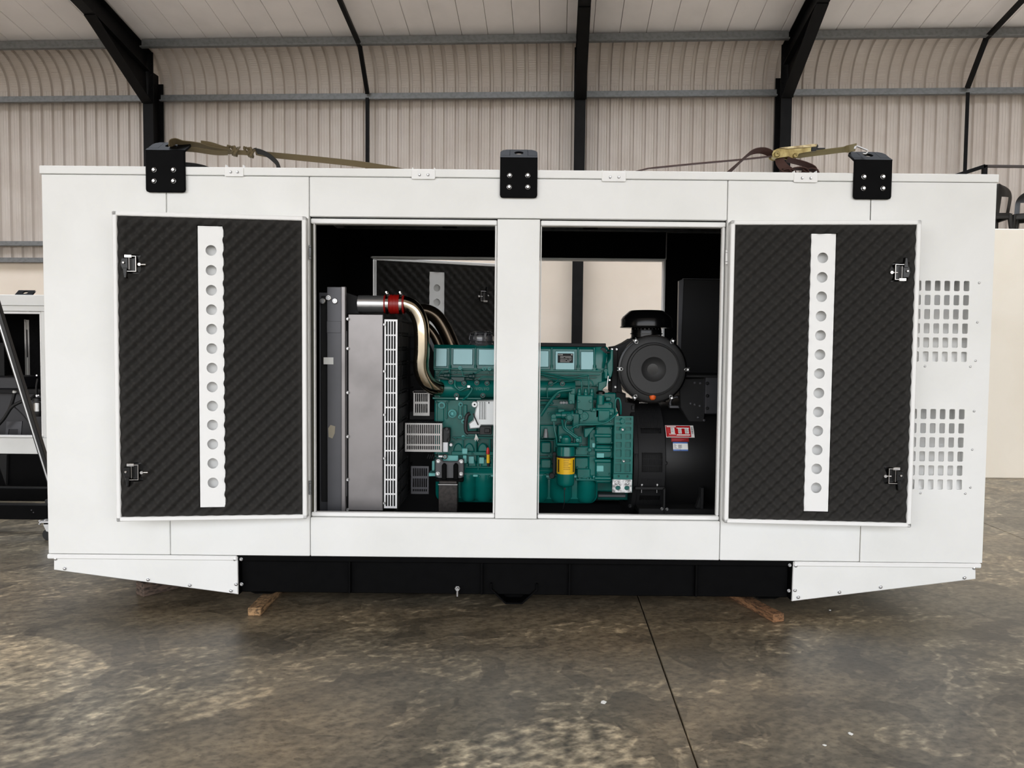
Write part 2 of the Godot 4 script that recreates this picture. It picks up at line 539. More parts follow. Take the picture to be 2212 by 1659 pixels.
# stained, scraped concrete: warped patches, drag streaks and fine grain, 8 m across
func floor_material() -> StandardMaterial3D:
	var N := 2048
	var span := 8.0
	var big := FastNoiseLite.new()
	big.seed = 7; big.frequency = 0.5; big.fractal_octaves = 5
	var warp := FastNoiseLite.new()
	warp.seed = 71; warp.frequency = 0.9; warp.fractal_octaves = 4
	var patch := FastNoiseLite.new()
	patch.seed = 19; patch.frequency = 0.8; patch.fractal_octaves = 5
	var streak := FastNoiseLite.new()
	streak.seed = 33; streak.frequency = 1.3; streak.fractal_octaves = 5
	var fine := FastNoiseLite.new()
	fine.seed = 44; fine.frequency = 11.0; fine.fractal_octaves = 4
	var data := PackedByteArray()
	data.resize(N * N * 3)
	var ca := cos(0.5); var sa := sin(0.5)
	var i := 0
	for y in N:
		var wz := (y + 0.5) / N * span - span * 0.55
		for x in N:
			var wx := (x + 0.5) / N * span - span * 0.5
			var w := warp.get_noise_2d(wx, wz)
			var b := big.get_noise_2d(wx * 0.9, wz * 1.2)
			var rx := wx * ca - wz * sa; var rz := wx * sa + wz * ca
			var st := streak.get_noise_2d(rx * 0.9 + w * 0.5, rz * 2.8)
			var f := fine.get_noise_2d(rx, rz * 1.7)
			var p := patch.get_noise_2d(rx * 0.8 + w * 0.9 + 3.0, rz * 1.6 + w * 0.6)
			var lift := smoothstep(0.14, 0.155, p) * (0.10 + 0.5 * maxf(0.0, f)) * smoothstep(0.5, 0.2, p)
			var dark := smoothstep(0.22, 0.25, streak.get_noise_2d(rx * 1.6 + 40.0, rz * 2.6 + w)) * (0.13 + 0.2 * f)
			# the big scraped sweep in the left foreground
			var e := Vector2((wx + 2.42) / 0.66, (wz - 0.82) / 0.47).length() + w * 0.10
			var sweep := smoothstep(1.0, 0.975, e) * (0.27 + 0.25 * f + 0.1 * st)
			# pale scuffed lane from the left foreground towards the middle
			var lx := (wx + 1.45) * 0.86 - (wz - 1.12) * 0.5; var lz := (wx + 1.45) * 0.5 + (wz - 1.12) * 0.86
			var lane := smoothstep(1.0, 0.93, Vector2(lx / 0.62, lz / 0.20).length() + w * 0.9) * (0.22 + 0.35 * f)
			# paint-like scrape left of the joint in the foreground
			var sc := smoothstep(1.0, 0.95, Vector2((wx - 0.12) / 0.42, (wz - 1.35) / 0.25).length() + w * 1.1 + st * 0.5) * (0.22 + 0.5 * f)
			var k := 0.80 + b * 0.20 + st * 0.15 + f * 0.18 + lift - dark + sweep + lane + sc
			k = clampf(k, 0.25, 1.5)
			var warmth := 1.0 + b * 0.05
			data[i] = int(clampf(154.0 * k * warmth, 0, 255))
			data[i + 1] = int(clampf(140.0 * k, 0, 255))
			data[i + 2] = int(clampf(116.0 * k / warmth, 0, 255))
			i += 3
	var im := Image.create_from_data(N, N, false, Image.FORMAT_RGB8, data)
	var m := mat(Color.WHITE, 0.38, 0.0, 0.5)
	m.albedo_texture = ImageTexture.create_from_image(im)
	m.uv1_triplanar = true
	m.uv1_world_triplanar = true
	m.uv1_scale = Vector3.ONE / span
	m.uv1_offset = Vector3(0.5, 0.55, 0.55)
	var nz := FastNoiseLite.new()
	nz.seed = 91; nz.frequency = 0.035; nz.fractal_octaves = 6; nz.fractal_gain = 0.62
	var g := Gradient.new()
	g.offsets = PackedFloat32Array([0.0, 0.35, 0.6, 1.0])
	g.colors = PackedColorArray([Color(0.62, 0.60, 0.58), Color(0.86, 0.855, 0.85), Color(0.95, 0.95, 0.945), Color(1, 1, 1)])
	var dt := NoiseTexture2D.new()
	dt.width = 1024; dt.height = 1024
	dt.seamless = true
	dt.noise = nz
	dt.color_ramp = g
	m.detail_enabled = true
	m.detail_blend_mode = BaseMaterial3D.BLEND_MODE_MUL
	m.detail_uv_layer = BaseMaterial3D.DETAIL_UV_2
	m.detail_albedo = dt
	m.uv2_triplanar = true
	m.uv2_world_triplanar = true
	m.uv2_scale = Vector3(1.0 / 1.7, 1.0 / 1.7, 1.0 / 1.1)
	return m

# ---------------------------------------------------------------- the warehouse
func wall_xf() -> Transform3D:
	return Transform3D(Basis(Vector3.UP, WALL_TURN), Vector3(0, 0, WALL_Z))

# point of the plane n metres in front of the back wall (wall axes: along, up, out)
func on_wall(px: float, py: float, n: float) -> Vector3:
	var inv := wall_xf().affine_inverse()
	var d := inv.basis * (cam_basis * Vector3((px - IW / 2) / FOC, -(py - IH / 2) / FOC, -1.0))
	var o := inv * EYE
	return o + d * ((n - o.z) / d.z)

const EAVE := 5.2     # where the sheets start to curl
const CURL := 0.5
const SLOPE := 0.1876 # roof angle in radians
const PLASTER := 2.63

func rib_profile() -> Array:
	var p := []
	for k in 4:
		var x := k * 0.1715
		for e in [[0.0, 0.0], [0.030, 0.0], [0.034, -0.004], [0.040, -0.004], [0.044, 0.0], [0.072, 0.0], [0.076, -0.004], [0.082, -0.004], [0.086, 0.0], [0.108, 0.0], [0.122, -0.036], [0.156, -0.036], [0.170, 0.0]]:
			p.append(Vector2(x + e[0], e[1]))
	p.append(Vector2(0.700, 0.0))
	return p

func building() -> void:
	var wx := wall_xf()
	# floor: cast slabs with saw-cut joints
	var fb := Basis(Vector3.UP, -0.048)
	var fl := node("floor", self, Transform3D(fb, Vector3.ZERO))
	structure(fl, "stained grey-brown concrete floor with saw-cut joints")
	var j1 := fb.inverse() * Vector3(0.70, 0, -0.305)
	var j2 := fb.inverse() * Vector3(4.0, 0, -2.515)
	var cuts := [j1.x - 16.0, j1.x - 6.2, j1.x, j1.x + 3.06, j1.x + 6.12, j1.x + 9.2, j1.x + 15.5]
	for i in cuts.size() - 1:
		for k in range(-2, 3):
			var s := Sh.new()
			var x0: float = cuts[i]; var x1: float = cuts[i + 1]; var z0 := j2.z + k * 5.0
			s.box(Vector3((x0 + x1) / 2, -0.05, z0 + 2.5), Vector3(x1 - x0 - 0.006, 0.1, 5.0 - 0.006), 0.003)
			part("floor_slab", s, M.floor, fl)
	var sb := Sh.new()
	sb.box(Vector3(0.7, -0.16, 1.0), Vector3(34, 0.25, 26), 0.0)
	part("joint_bed", sb, M.dark_gap, fl)

	# back wall: plaster below, ribbed sheets above that curl over into the roof
	var wb := node("wall_back", self, wx)
	structure(wb, "back wall of cream plaster below beige ribbed steel sheets")
	var s1 := Sh.new()
	s1.box(Vector3(-11.0, PLASTER / 2, -0.12), Vector3(11.0, PLASTER, 0.26), 0.0)
	part("plaster_panel", s1, M.plaster, wb)
	var s1b := Sh.new()
	s1b.box(Vector3(5.5, PLASTER / 2 + 0.05, -0.12), Vector3(22.0, PLASTER + 0.10, 0.26), 0.0)
	part("plaster_panel", s1b, M.plaster, wb)
	var s2 := Sh.new()
	s2.box(Vector3(0, 4.3, -0.2), Vector3(33, 3.6, 0.2), 0.0)
	part("outer_skin", s2, M.dark_gap, wb)
	var prof := rib_profile()
	var flat := Sh.new()
	for i in prof.size() - 1:
		var a: Vector2 = prof[i]; var b: Vector2 = prof[i + 1]
		var nn := Vector3(-(b.y - a.y), 0, b.x - a.x).normalized()
		flat.q(Vector3(a.x, PLASTER - 0.02, a.y), Vector3(b.x, PLASTER - 0.02, b.y), Vector3(b.x, EAVE, b.y), Vector3(a.x, EAVE, a.y), nn)
	var fm := flat.mesh()
	var curl := Sh.new()
	var steps := 84
	for j in steps:
		for i in prof.size() - 1:
			var pts := []
			for e in [[i, j], [i + 1, j], [i + 1, j + 1], [i, j + 1]]:
				var pp: Vector2 = prof[e[0]]
				var th: float = e[1] / float(steps) * (PI / 2 - SLOPE)
				var d := pp.y
				if pp.y > -0.02 and e[1] > 2: d = (0.0016 if e[1] % 4 < 2 else -0.0016)
				pts.append(Vector3(pp.x, EAVE + (CURL - d) * sin(th), CURL - (CURL - d) * cos(th)))
			var m: Vector3 = (pts[1] - pts[0]).cross(pts[3] - pts[0]).normalized()
			curl.q(pts[0], pts[1], pts[2], pts[3], m if m.z - m.y > -0.2 else -m)
	var cm := curl.mesh()
	for k in 46:
		var off := Transform3D(Basis.IDENTITY, Vector3(-15.778 + k * 0.686, 0, 0.004 * (k % 2)))
		inst("cladding_sheet", fm, M.cladding, wb, off)
		inst("curved_sheet", cm, M.cladding, wb, off)

	# roof: boards seen from below, then plain decking with roof lights further forward
	var rs := Transform3D(Basis(Vector3.RIGHT, -SLOPE), Vector3(0, EAVE + CURL * cos(SLOPE), CURL * (1 - sin(SLOPE))))
	var ce := node("ceiling", self, wx)
	structure(ce, "sloping roof lined with pale boards")
	var board := Sh.new()
	board.box(Vector3(0, 0.02, 1.10), Vector3(0.357, 0.04, 2.2), 0.004)
	var bm := board.mesh()
	for k in 88:
		inst("roof_board", bm, M.ceiling, ce, rs * Transform3D(Basis(Vector3.BACK, 0.004 * sin(k * 2.3)), Vector3(-15.808 + k * 0.363, 0.002 * sin(k * 5.1), 0)))
	var deck := Sh.new()
	deck.box(Vector3(0, 0.12, 0.65), Vector3(33, 0.12, 3.1), 0.0)
	part("roof_deck", deck, M.ceiling, ce).transform = rs
	# roof lights between s = 2.2 and 6.2 on this slope
	var lights_x := [-14.0, -10.5, -7.0, -3.5, 0.0, 3.5, 7.0, 10.5, 14.0]
	var edges := [-16.5]
	for x in lights_x:
		edges.append(x - 1.5); edges.append(x + 1.5)
	edges.append(16.5)
	for i in range(0, edges.size(), 2):
		var s := Sh.new()
		s.box(Vector3((edges[i] + edges[i + 1]) / 2, 0.12, 4.2), Vector3(edges[i + 1] - edges[i], 0.12, 4.0), 0.0)
		part("roof_deck", s, M.ceiling, ce).transform = rs
	var top := Sh.new()
	top.box(Vector3(0, 0.12, 8.9), Vector3(33, 0.12, 5.4), 0.0)
	part("roof_deck", top, M.ceiling, ce).transform = rs
	var ridge := rs * Vector3(0, 0.12, 11.6)
	var rs2 := Transform3D(Basis(Vector3.RIGHT, SLOPE), ridge)
	var far := Sh.new()
	far.box(Vector3(0, 0, 3.5), Vector3(33, 0.12, 7.2), 0.0)
	part("roof_deck", far, M.ceiling, ce).transform = rs2
	# side walls and the wall behind the photographer with its wide doorway
	var wl := Sh.new()
	wl.box(Vector3(-16.4, 4.2, 8.3), Vector3(0.25, 8.4, 17.5), 0.0)
	structure(inst("wall_left", wl.mesh(), M.plaster, self, wx), "cream side wall left of the frame")
	var wr := Sh.new()
	wr.box(Vector3(16.4, 4.2, 8.3), Vector3(0.25, 8.4, 17.5), 0.0)
	structure(inst("wall_right", wr.mesh(), M.plaster, self, wx), "cream side wall right of the frame")
	var wf := Sh.new()
	var dz := 16.6
	var d0 := -14.0; var d1 := 11.0; var dh := 5.6
	wf.box(Vector3((-16.4 + d0) / 2, 4.2, dz), Vector3(d0 + 16.4, 8.4, 0.25), 0.0)
	wf.box(Vector3((16.4 + d1) / 2, 4.2, dz), Vector3(16.4 - d1, 8.4, 0.25), 0.0)
	wf.box(Vector3((d0 + d1) / 2, (8.4 + dh) / 2, dz), Vector3(d1 - d0, 8.4 - dh, 0.25), 0.0)
	structure(inst("wall_front", wf.mesh(), M.plaster, self, wx), "wall behind the viewer with the open doorway")
	# yard outside the doorway
	var yd := Sh.new()
	yd.box(Vector3(0, -0.2, 27), Vector3(60, 0.3, 20), 0.0)
	structure(inst("floor", yd.mesh(), mat(Color(0.74, 0.71, 0.66), 0.9), self, wx), "concrete yard outside the doorway")

	# portal frames: column, haunch and rafter
	var frames := [[320.0, "black steel portal frame with haunch at the upper left, behind the strapped lug"], [1253.0, "black steel portal frame rising behind the middle lifting lug"], [1698.0, "black steel portal frame behind the ratchet on the right"]]
	var ts := []
	for fr in frames:
		var t0 := on_wall(fr[0], 260.0, 0.37).x
		ts.append(t0)
		var o := thing("portal_frame", fr[1], "steel frame", "black portal frames along the back wall")
		o.transform = wx * Transform3D(Basis.IDENTITY, Vector3(t0, 0, 0))
		var h := EAVE + 0.33
		var c := Sh.new()
		c.box(Vector3(0, h / 2 + 0.06, 0.364), Vector3(0.15, h + 0.12, 0.012), 0.0)
		c.box(Vector3(0, h / 2 - 0.12, 0.066), Vector3(0.15, h - 0.24, 0.012), 0.0)
		c.box(Vector3(0, h / 2 - 0.06, 0.215), Vector3(0.01, h - 0.12, 0.29), 0.0)
		part("column", c, M.frame_black, o)
		var pl := Sh.new()
		pl.box(Vector3(0, EAVE + 0.08, 0.376), Vector3(0.18, 0.72, 0.012), 0.002)
		for y in [-0.25, -0.1, 0.1, 0.25]:
			for x in [-0.055, 0.055]: pl.cyl(Vector3(x, EAVE + 0.02 + y, 0.380), FRONT, 0.014, 0.014, 6)
		part("end_plate", pl, M.frame_black, o)
		var rb := Basis(Vector3.RIGHT, -SLOPE)
		var r0 := Vector3(0, EAVE + 0.44, 0.38)
		var ra := Sh.new()
		var ln := 10.6
		ra.box(r0 + rb * Vector3(0, 0.0, ln / 2), Vector3(0.15, 0.012, ln), 0.0, rb)
		ra.box(r0 + rb * Vector3(0, -0.29, ln / 2), Vector3(0.15, 0.012, ln), 0.0, rb)
		ra.box(r0 + rb * Vector3(0, -0.145, ln / 2), Vector3(0.01, 0.28, ln), 0.0, rb)
		part("rafter", ra, M.frame_black, o)
		# haunch: tapering web and bottom flange
		var hu := Sh.new()
		var a := Vector3(0, EAVE - 0.28, 0.39)
		var b := r0 + rb * Vector3(0, -0.30, 1.35)
		var top0 := r0 + rb * Vector3(0, -0.29, 0.0)
		for sx in [-0.005, 0.005]:
			var m := Vector3(signf(sx), 0, 0)
			hu.t(a + Vector3(sx, 0, 0), b + Vector3(sx, 0, 0), top0 + Vector3(sx, 0, 0), m, m, m)
		var dir := (b - a).normalized()
		var hb := Basis(Vector3.RIGHT, dir.cross(Vector3.RIGHT) * -1.0, dir)
		hu.box((a + b) / 2, Vector3(0.15, 0.014, (b - a).length()), 0.0, hb)
		part("haunch", hu, M.frame_black, o)

	# girts and eaves purlins run between the frames
	var spans := [[-15.5, ts[0] - 0.075, "left of the left portal frame"], [ts[0] + 0.075, ts[1] - 0.075, "between the left and middle portal frames"], [ts[1] + 0.075, ts[2] - 0.075, "between the middle and right portal frames"], [ts[2] + 0.075, 15.5, "right of the right portal frame"]]
	for sp in spans:
		var ln: float = sp[1] - sp[0]
		var mid: float = (sp[0] + sp[1]) / 2
		var o := channel("girt", ln, 0.10, 0.06, "grey galvanised girt under the curled sheets, " + sp[2], "steel rail", "galvanised wall girts")
		o.transform = wx * Transform3D(Basis.IDENTITY, Vector3(mid, 5.06, 0.14))
		var pu := channel("eaves_purlin", ln, 0.125, 0.07, "grey galvanised eaves purlin under the roof boards, " + sp[2], "steel rail", "galvanised eaves purlins")
		pu.transform = wx * Transform3D(Basis.IDENTITY, Vector3(mid, 5.655, 0.66))
	var names := ["grey galvanised girt low on the back wall at the left edge", "grey galvanised girt sitting on the plaster at the left edge"]
	for k in 2:
		var o := channel("girt", 4.2, 0.075, 0.06, names[k], "steel rail", "galvanised wall girts")
		o.transform = wx * Transform3D(Basis.IDENTITY, Vector3(-7.8, [2.915, PLASTER + 0.035][k], 0.09))
	# thin bracing angles half way along two bays
	for br in [[793.0, 768.0, 735.0, "thin black bracing angle running up the wall and roof, left of the middle frame"], [2087.0, 2136.0, 2208.0, "thin black bracing angle running up the wall and roof at the far right"]]:
		var o := thing("bracing_angle", br[3], "steel brace", "thin black bracing angles")
		o.transform = wx
		var a := on_wall(br[0], 300.0, 0.2)
		var s := Sh.new()
		s.box(Vector3(a.x, 3.93, 0.20), Vector3(0.05, 2.19, 0.006), 0.0)
		s.box(Vector3(a.x + 0.022, 3.93, 0.175), Vector3(0.006, 2.19, 0.05), 0.0)
		part("wall_angle", s, M.frame_black, o)
		var s3 := Sh.new()
		var p0 := Vector3(a.x, 5.1, 0.19); var p1 := Vector3(a.x, 5.60, 0.62); var p2 := Vector3(a.x, 5.60 + 5.0 * sin(SLOPE), 0.62 + 5.0 * cos(SLOPE))
		for e in [[p0, p1], [p1, p2]]:
			var dir: Vector3 = (e[1] - e[0]).normalized()
			var bb := Basis(Vector3.RIGHT, dir.cross(Vector3.RIGHT), dir)
			s3.box((e[0] + e[1]) / 2, Vector3(0.055, 0.05, (e[1] - e[0]).length() + 0.02), 0.0, bb)
		part("roof_angle", s3, M.frame_black, o)

# cold-rolled channel: web to the front, two lips
func channel(called: String, ln: float, h: float, d: float, label: String, cat: String, group: String) -> Node3D:
	var o := thing(called, label, cat, group)
	var s := Sh.new()
	s.box(Vector3(0, 0, 0), Vector3(ln, h, 0.004), 0.0)
	s.box(Vector3(0, h / 2 - 0.002, -d / 2), Vector3(ln, 0.004, d), 0.0)
	part("web", s, M.galv, o)
	var l := Sh.new()
	l.box(Vector3(0, -h / 2 + 0.002, d / 2 - 0.01), Vector3(ln, 0.004, d), 0.0)
	l.box(Vector3(0, -h / 2 + 0.010, d - 0.012), Vector3(ln, 0.018, 0.004), 0.0)
	part("lip", l, M.galv, o)
	return o

# ---------------------------------------------------------------- black base frame with the fuel tank
const BODY := 0.30   # underside of the canopy
const TOPY := 2.307

func skid() -> void:
	var o := thing("base_frame", "long black steel base frame with fuel tank under the white canopy", "base frame")
	var s := Sh.new()
	s.box(Vector3(0.0, 0.185, -0.80), Vector3(2.90, 0.19, 1.50), 0.004)
	part("tank", s, M.black, o)
	var f := Sh.new()
	f.box(Vector3(0.0, 0.283, -0.80), Vector3(2.93, 0.03, 1.58), 0.003)
	part("top_flange", f, M.black, o)
	for x in [-1.455, 1.458]: wbox(o, "end_plate", x - 0.006, 0.0875, -1.585, x + 0.006, 0.2725, -0.015, M.black, 0.002)
	# thin stiffeners on the tank face
	for px in [756.0, 1041.0, 1230.0, 1503.0]:
		var w := at(px, 1245, -0.04)
		var r := Sh.new()
		r.box(Vector3(w.x, 0.182, -0.040), Vector3(0.012, 0.17, 0.035), 0.002)
		part("stiffener", r, M.black, o)
	# folded feet
	for e in [[569.0, -0.16, 0.0], [1110.0, -0.03, 0.0], [1657.0, -0.16, 0.0]]:
		var c := at(e[0], 1300.0, e[1])
		var th := 0.008
		var k := Sh.new()
		var yb := 0.045; var yt := 0.155 if e[1] > -0.1 else 0.11
		var hw := 0.044; var ht := 0.125
		var out := PackedVector2Array([Vector2(-ht, yt), Vector2(-ht, yt - 0.035), Vector2(-hw, yb), Vector2(hw, yb), Vector2(ht, yt - 0.035), Vector2(ht, yt), Vector2(ht - th, yt), Vector2(ht - th, yt - 0.03), Vector2(hw - 0.004, yb + th), Vector2(-hw + 0.004, yb + th), Vector2(-ht + th, yt - 0.03), Vector2(-ht + th, yt)])
		k.prism(out, -0.30, 0.0, 0.0015, Vector3(c.x, 0, e[1]))
		k.box(Vector3(c.x, (yb + 0.11) / 2, e[1] - 0.1), Vector3(0.14, 0.11 - yb, 0.008), 0.0)
		part("foot", k, M.black, o)
	var dr := Sh.new()
	pc(dr, 988, 1274, 4, -0.01, 0.06, 10, 0.001)
	pc(dr, 988, 1272, 6, -0.03, 0.03, 6, 0.001)
	var dp := at(988, 1279, -0.02)
	dr.cyl(dp + Vector3(0, -0.022, 0), Basis.IDENTITY, 0.007, 0.03, 10)
	part("drain_valve", dr, M.steel, o, "small steel drain valve")
	for p in [[521, 1208], [522, 1262], [1706, 1221], [1704, 1276]]:
		inst("bolt", bolt_mesh(0.006, 0.008), M.zinc, o, Transform3D(Basis.IDENTITY, at(p[0], p[1], -0.005)))

# ---------------------------------------------------------------- white canopy
const S1 := 1.804
const S2 := 1.071
const OX0 := -1.05
const OX1 := -0.118
const OX2 := 0.123
const OX3 := 1.053
const OY0 := 0.53
const OY1 := 2.03
const BACKZ := -1.6

func wbox(parent: Node, called: String, x0: float, y0: float, z0: float, x1: float, y1: float, z1: float, m: Material, bv := 0.003, label := "") -> MeshInstance3D:
	var s := Sh.new()
	s.box(Vector3((x0 + x1) / 2, (y0 + y1) / 2, (z0 + z1) / 2), Vector3(x1 - x0, y1 - y0, z1 - z0), bv)
	return part(called, s, m, parent, label)

func canopy() -> void:
	var o := thing("generator_canopy", "large white steel generator canopy with two open foam-lined doors, on a black base", "generator canopy")
	var g := 0.0018
	var lip := TOPY - 0.043
	var T := 0.04
	# front skin
	wbox(o, "front_panel", -2.443, BODY, -T, -S1 - g, lip, 0, M.white)
	wbox(o, "front_panel", -S1 + g, BODY, -T, -S2 - g, lip, 0, M.white)
	wbox(o, "front_panel", -S2 + g, 2.063, -T, S2 - g, lip, 0, M.white)
	wbox(o, "front_panel", -S2 + g, BODY, -T, S2 - g, 0.505, 0, M.white)
	wbox(o, "front_panel", S2 + g, BODY, -T, S1 - g, lip, 0, M.white)
	wbox(o, "door_post", OX1 + 0.012, 0.508, -T, OX2 - 0.010, 2.058, 0, M.white)
	# right end panel with two fields of punched air holes
	vent_panel(o)
	# door frames set back in the openings
	for e in [[OX0, OX1, -S2 + 0.004, OX1 + 0.010], [OX2, OX3, OX2 - 0.006, S2 - 0.004]]:
		var f := Sh.new()
		f.box(Vector3((e[2] + e[3]) / 2, (OY1 + 2.056) / 2 - 0.001, -0.03), Vector3(e[3] - e[2], 2.056 - OY1, 0.036), 0.004)
		f.box(Vector3((e[2] + e[3]) / 2, OY1 + 0.006, -0.045), Vector3(e[3] - e[2], 0.012, 0.05), 0.002)
		f.box(Vector3((e[2] + e[3]) / 2, (OY0 + 0.508) / 2, -0.03), Vector3(e[3] - e[2], OY0 - 0.508, 0.036), 0.004)
		if e[0] < -1.0: f.box(Vector3(e[0] - 0.002, 1.28, -0.035), Vector3(0.006, 1.5, 0.03), 0.001)
		else: f.box(Vector3((e[2] + e[0]) / 2, 1.28, -0.035), Vector3(e[0] - e[2], 1.5, 0.03), 0.003)
		f.box(Vector3((e[3] + e[1]) / 2, 1.28, -0.035), Vector3(e[3] - e[1], 1.5, 0.03), 0.003)
		part("door_frame", f, M.white_plain, o)
	wbox(o, "dark_jamb_strip", -1.069, 0.508, -0.05, OX0 - 0.0055, 2.056, -0.028, M.olive_dark, 0.002)  # dark olive strip filling the gap along the left jamb
	# roof cap, sides, back and floor
	wbox(o, "roof_trim", -2.45, lip + 0.002, -0.05, 2.45, TOPY, 0.007, M.white)
	wbox(o, "roof_panel", -2.45, TOPY - 0.025, BACKZ, 2.45, TOPY - 0.005, -0.05, M.white)
	wbox(o, "end_panel", -2.443, BODY, BACKZ + 0.04, -2.403, lip, -T, M.white)
	wbox(o, "end_panel", 2.403, BODY, BACKZ + 0.04, 2.443, lip, -T, M.white)
	wbox(o, "rear_panel", -2.443, BODY, BACKZ, -1.04, lip, BACKZ + 0.04, M.white)
	wbox(o, "rear_panel", 1.058, BODY, BACKZ, 2.443, lip, BACKZ + 0.04, M.white)
	wbox(o, "rear_panel", -1.04, 2.04, BACKZ, 1.058, lip, BACKZ + 0.04, M.white)
	wbox(o, "rear_panel", -1.04, BODY, BACKZ, 1.058, 0.52, BACKZ + 0.04, M.white)
	wbox(o, "rear_post", -0.12, 0.52, BACKZ, 0.12, 2.04, BACKZ + 0.04, M.white)
	# rear opening edges: bright folded returns
	var rf := Sh.new()
	rf.box(Vector3(0.009, 2.034, BACKZ + 0.04), Vector3(2.10, 0.016, 0.07), 0.002)
	rf.box(Vector3(1.052, 1.28, BACKZ + 0.04), Vector3(0.014, 1.51, 0.07), 0.002)
	part("rear_door_frame", rf, M.white_plain, o)
	# sound-absorbing lining inside
	var zb := BACKZ + 0.045
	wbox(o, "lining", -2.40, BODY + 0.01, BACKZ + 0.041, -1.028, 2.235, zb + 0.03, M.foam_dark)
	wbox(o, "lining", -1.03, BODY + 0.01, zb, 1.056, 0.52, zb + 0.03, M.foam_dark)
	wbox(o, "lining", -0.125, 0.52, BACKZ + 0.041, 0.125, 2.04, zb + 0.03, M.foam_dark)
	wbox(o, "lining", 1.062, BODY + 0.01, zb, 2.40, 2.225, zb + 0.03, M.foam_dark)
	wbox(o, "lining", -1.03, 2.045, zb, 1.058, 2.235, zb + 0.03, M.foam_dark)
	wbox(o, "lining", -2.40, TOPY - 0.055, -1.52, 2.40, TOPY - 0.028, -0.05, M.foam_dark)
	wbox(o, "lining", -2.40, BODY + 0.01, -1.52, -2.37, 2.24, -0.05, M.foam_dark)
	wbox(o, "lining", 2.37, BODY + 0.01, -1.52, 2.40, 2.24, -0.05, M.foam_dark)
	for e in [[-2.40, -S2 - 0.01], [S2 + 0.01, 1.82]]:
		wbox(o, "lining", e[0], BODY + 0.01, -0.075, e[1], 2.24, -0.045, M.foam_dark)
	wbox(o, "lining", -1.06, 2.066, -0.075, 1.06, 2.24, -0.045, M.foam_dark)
	# dark roof rail and its gusset at the back
	var rr := Sh.new()
	rr.box(Vector3(0.56, 2.256, -1.49), Vector3(3.55, 0.062, 0.04), 0.003)
	rr.box(Vector3(0.56, 2.226, -1.465), Vector3(3.55, 0.007, 0.05), 0.002)
	part("roof_rail", rr, M.galv, o)
	for px in [972.0, 1275.0]:
		var w := at(px, 494, -1.46)
		wbox(o, "rail_gusset", w.x - 0.05, 2.232, -1.46, w.x + 0.05, 2.275, -1.43, M.black_matt)
	var seam := Sh.new()
	seam.box(Vector3(1.06, 2.13, zb + 0.032), Vector3(0.006, 0.19, 0.006), 0.001)
	part("lining_edge", seam, M.guard, o)
	# folded sheet-metal baffle in front of the air inlet, right of the alternator
	var bq := Sh.new()
	var q0 := at(1466, 730, -1.0).x
	bq.box(Vector3(q0 + 0.32, 1.22, -1.02), Vector3(0.62, 1.26, 0.03), 0.003)
	part("baffle", bq, M.black_soft, o)
	var bl := Sh.new()
	var fa := at(1466, 655, -1.0); var fb2 := at(1474, 648, -1.0)
	bl.prism(PackedVector2Array([Vector2(q0 - 0.006, 1.84), Vector2(q0 + 0.025, 1.855), Vector2(q0 + 0.008, 1.1), Vector2(q0 - 0.004, 1.1)]), -1.03, -0.995, 0.001)
	bl.box(Vector3(q0 + 0.32, 1.853, -1.0), Vector3(0.6, 0.005, 0.02), 0.001)
	part("baffle_edge", bl, M.graphite, o)
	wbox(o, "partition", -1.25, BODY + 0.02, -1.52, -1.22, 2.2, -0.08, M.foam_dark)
	# lifting lugs
	lug(o, [1080, 340, 1161, 427], [[1101, 379], [1140, 379], [1100, 404], [1140, 404]], 0.115)
	lug(o, [314, 324, 399, 415], [[333, 367], [375, 367], [333, 391], [375, 391]], 0.115)
	lug(o, [1845, 345, 1927, 430], [[1866, 382], [1907, 382], [1865, 407], [1907, 407]], 0.115)
	# joint plates on the roof trim
	for p in [[485, 361, 526, 381], [889, 367, 940, 387], [1300, 372, 1352, 392], [1715, 374, 1766, 394]]:
		var j := Sh.new()
		var r := lvl(p[0], p[1], p[2], p[3], 0.01)
		j.prism(rrect(r[0], r[1], r[2], r[3], 0.006), 0.004, 0.012, 0.001)
		for x in [r[0] + 0.004, r[2] - 0.004]: j.box(Vector3(x, r[3] + 0.003, -0.01), Vector3(0.005, 0.02, 0.03), 0.001)
		var jp := part("joint_plate", j, M.white_plain, o)
		for k in 2:
			inst("rivet", bolt_mesh(0.005, 0.008), M.zinc, jp, Transform3D(Basis.IDENTITY, Vector3(lerpf(r[0], r[2], 0.34 + 0.36 * k), lerpf(r[1], r[3], 0.45), 0.013)))
	# tapered skirts at both ends
	skirt(o, -1.0)
	skirt(o, 1.0)
	# doors
	door(o, -1.0)
	door(o, 1.0)
	rear_door(o)

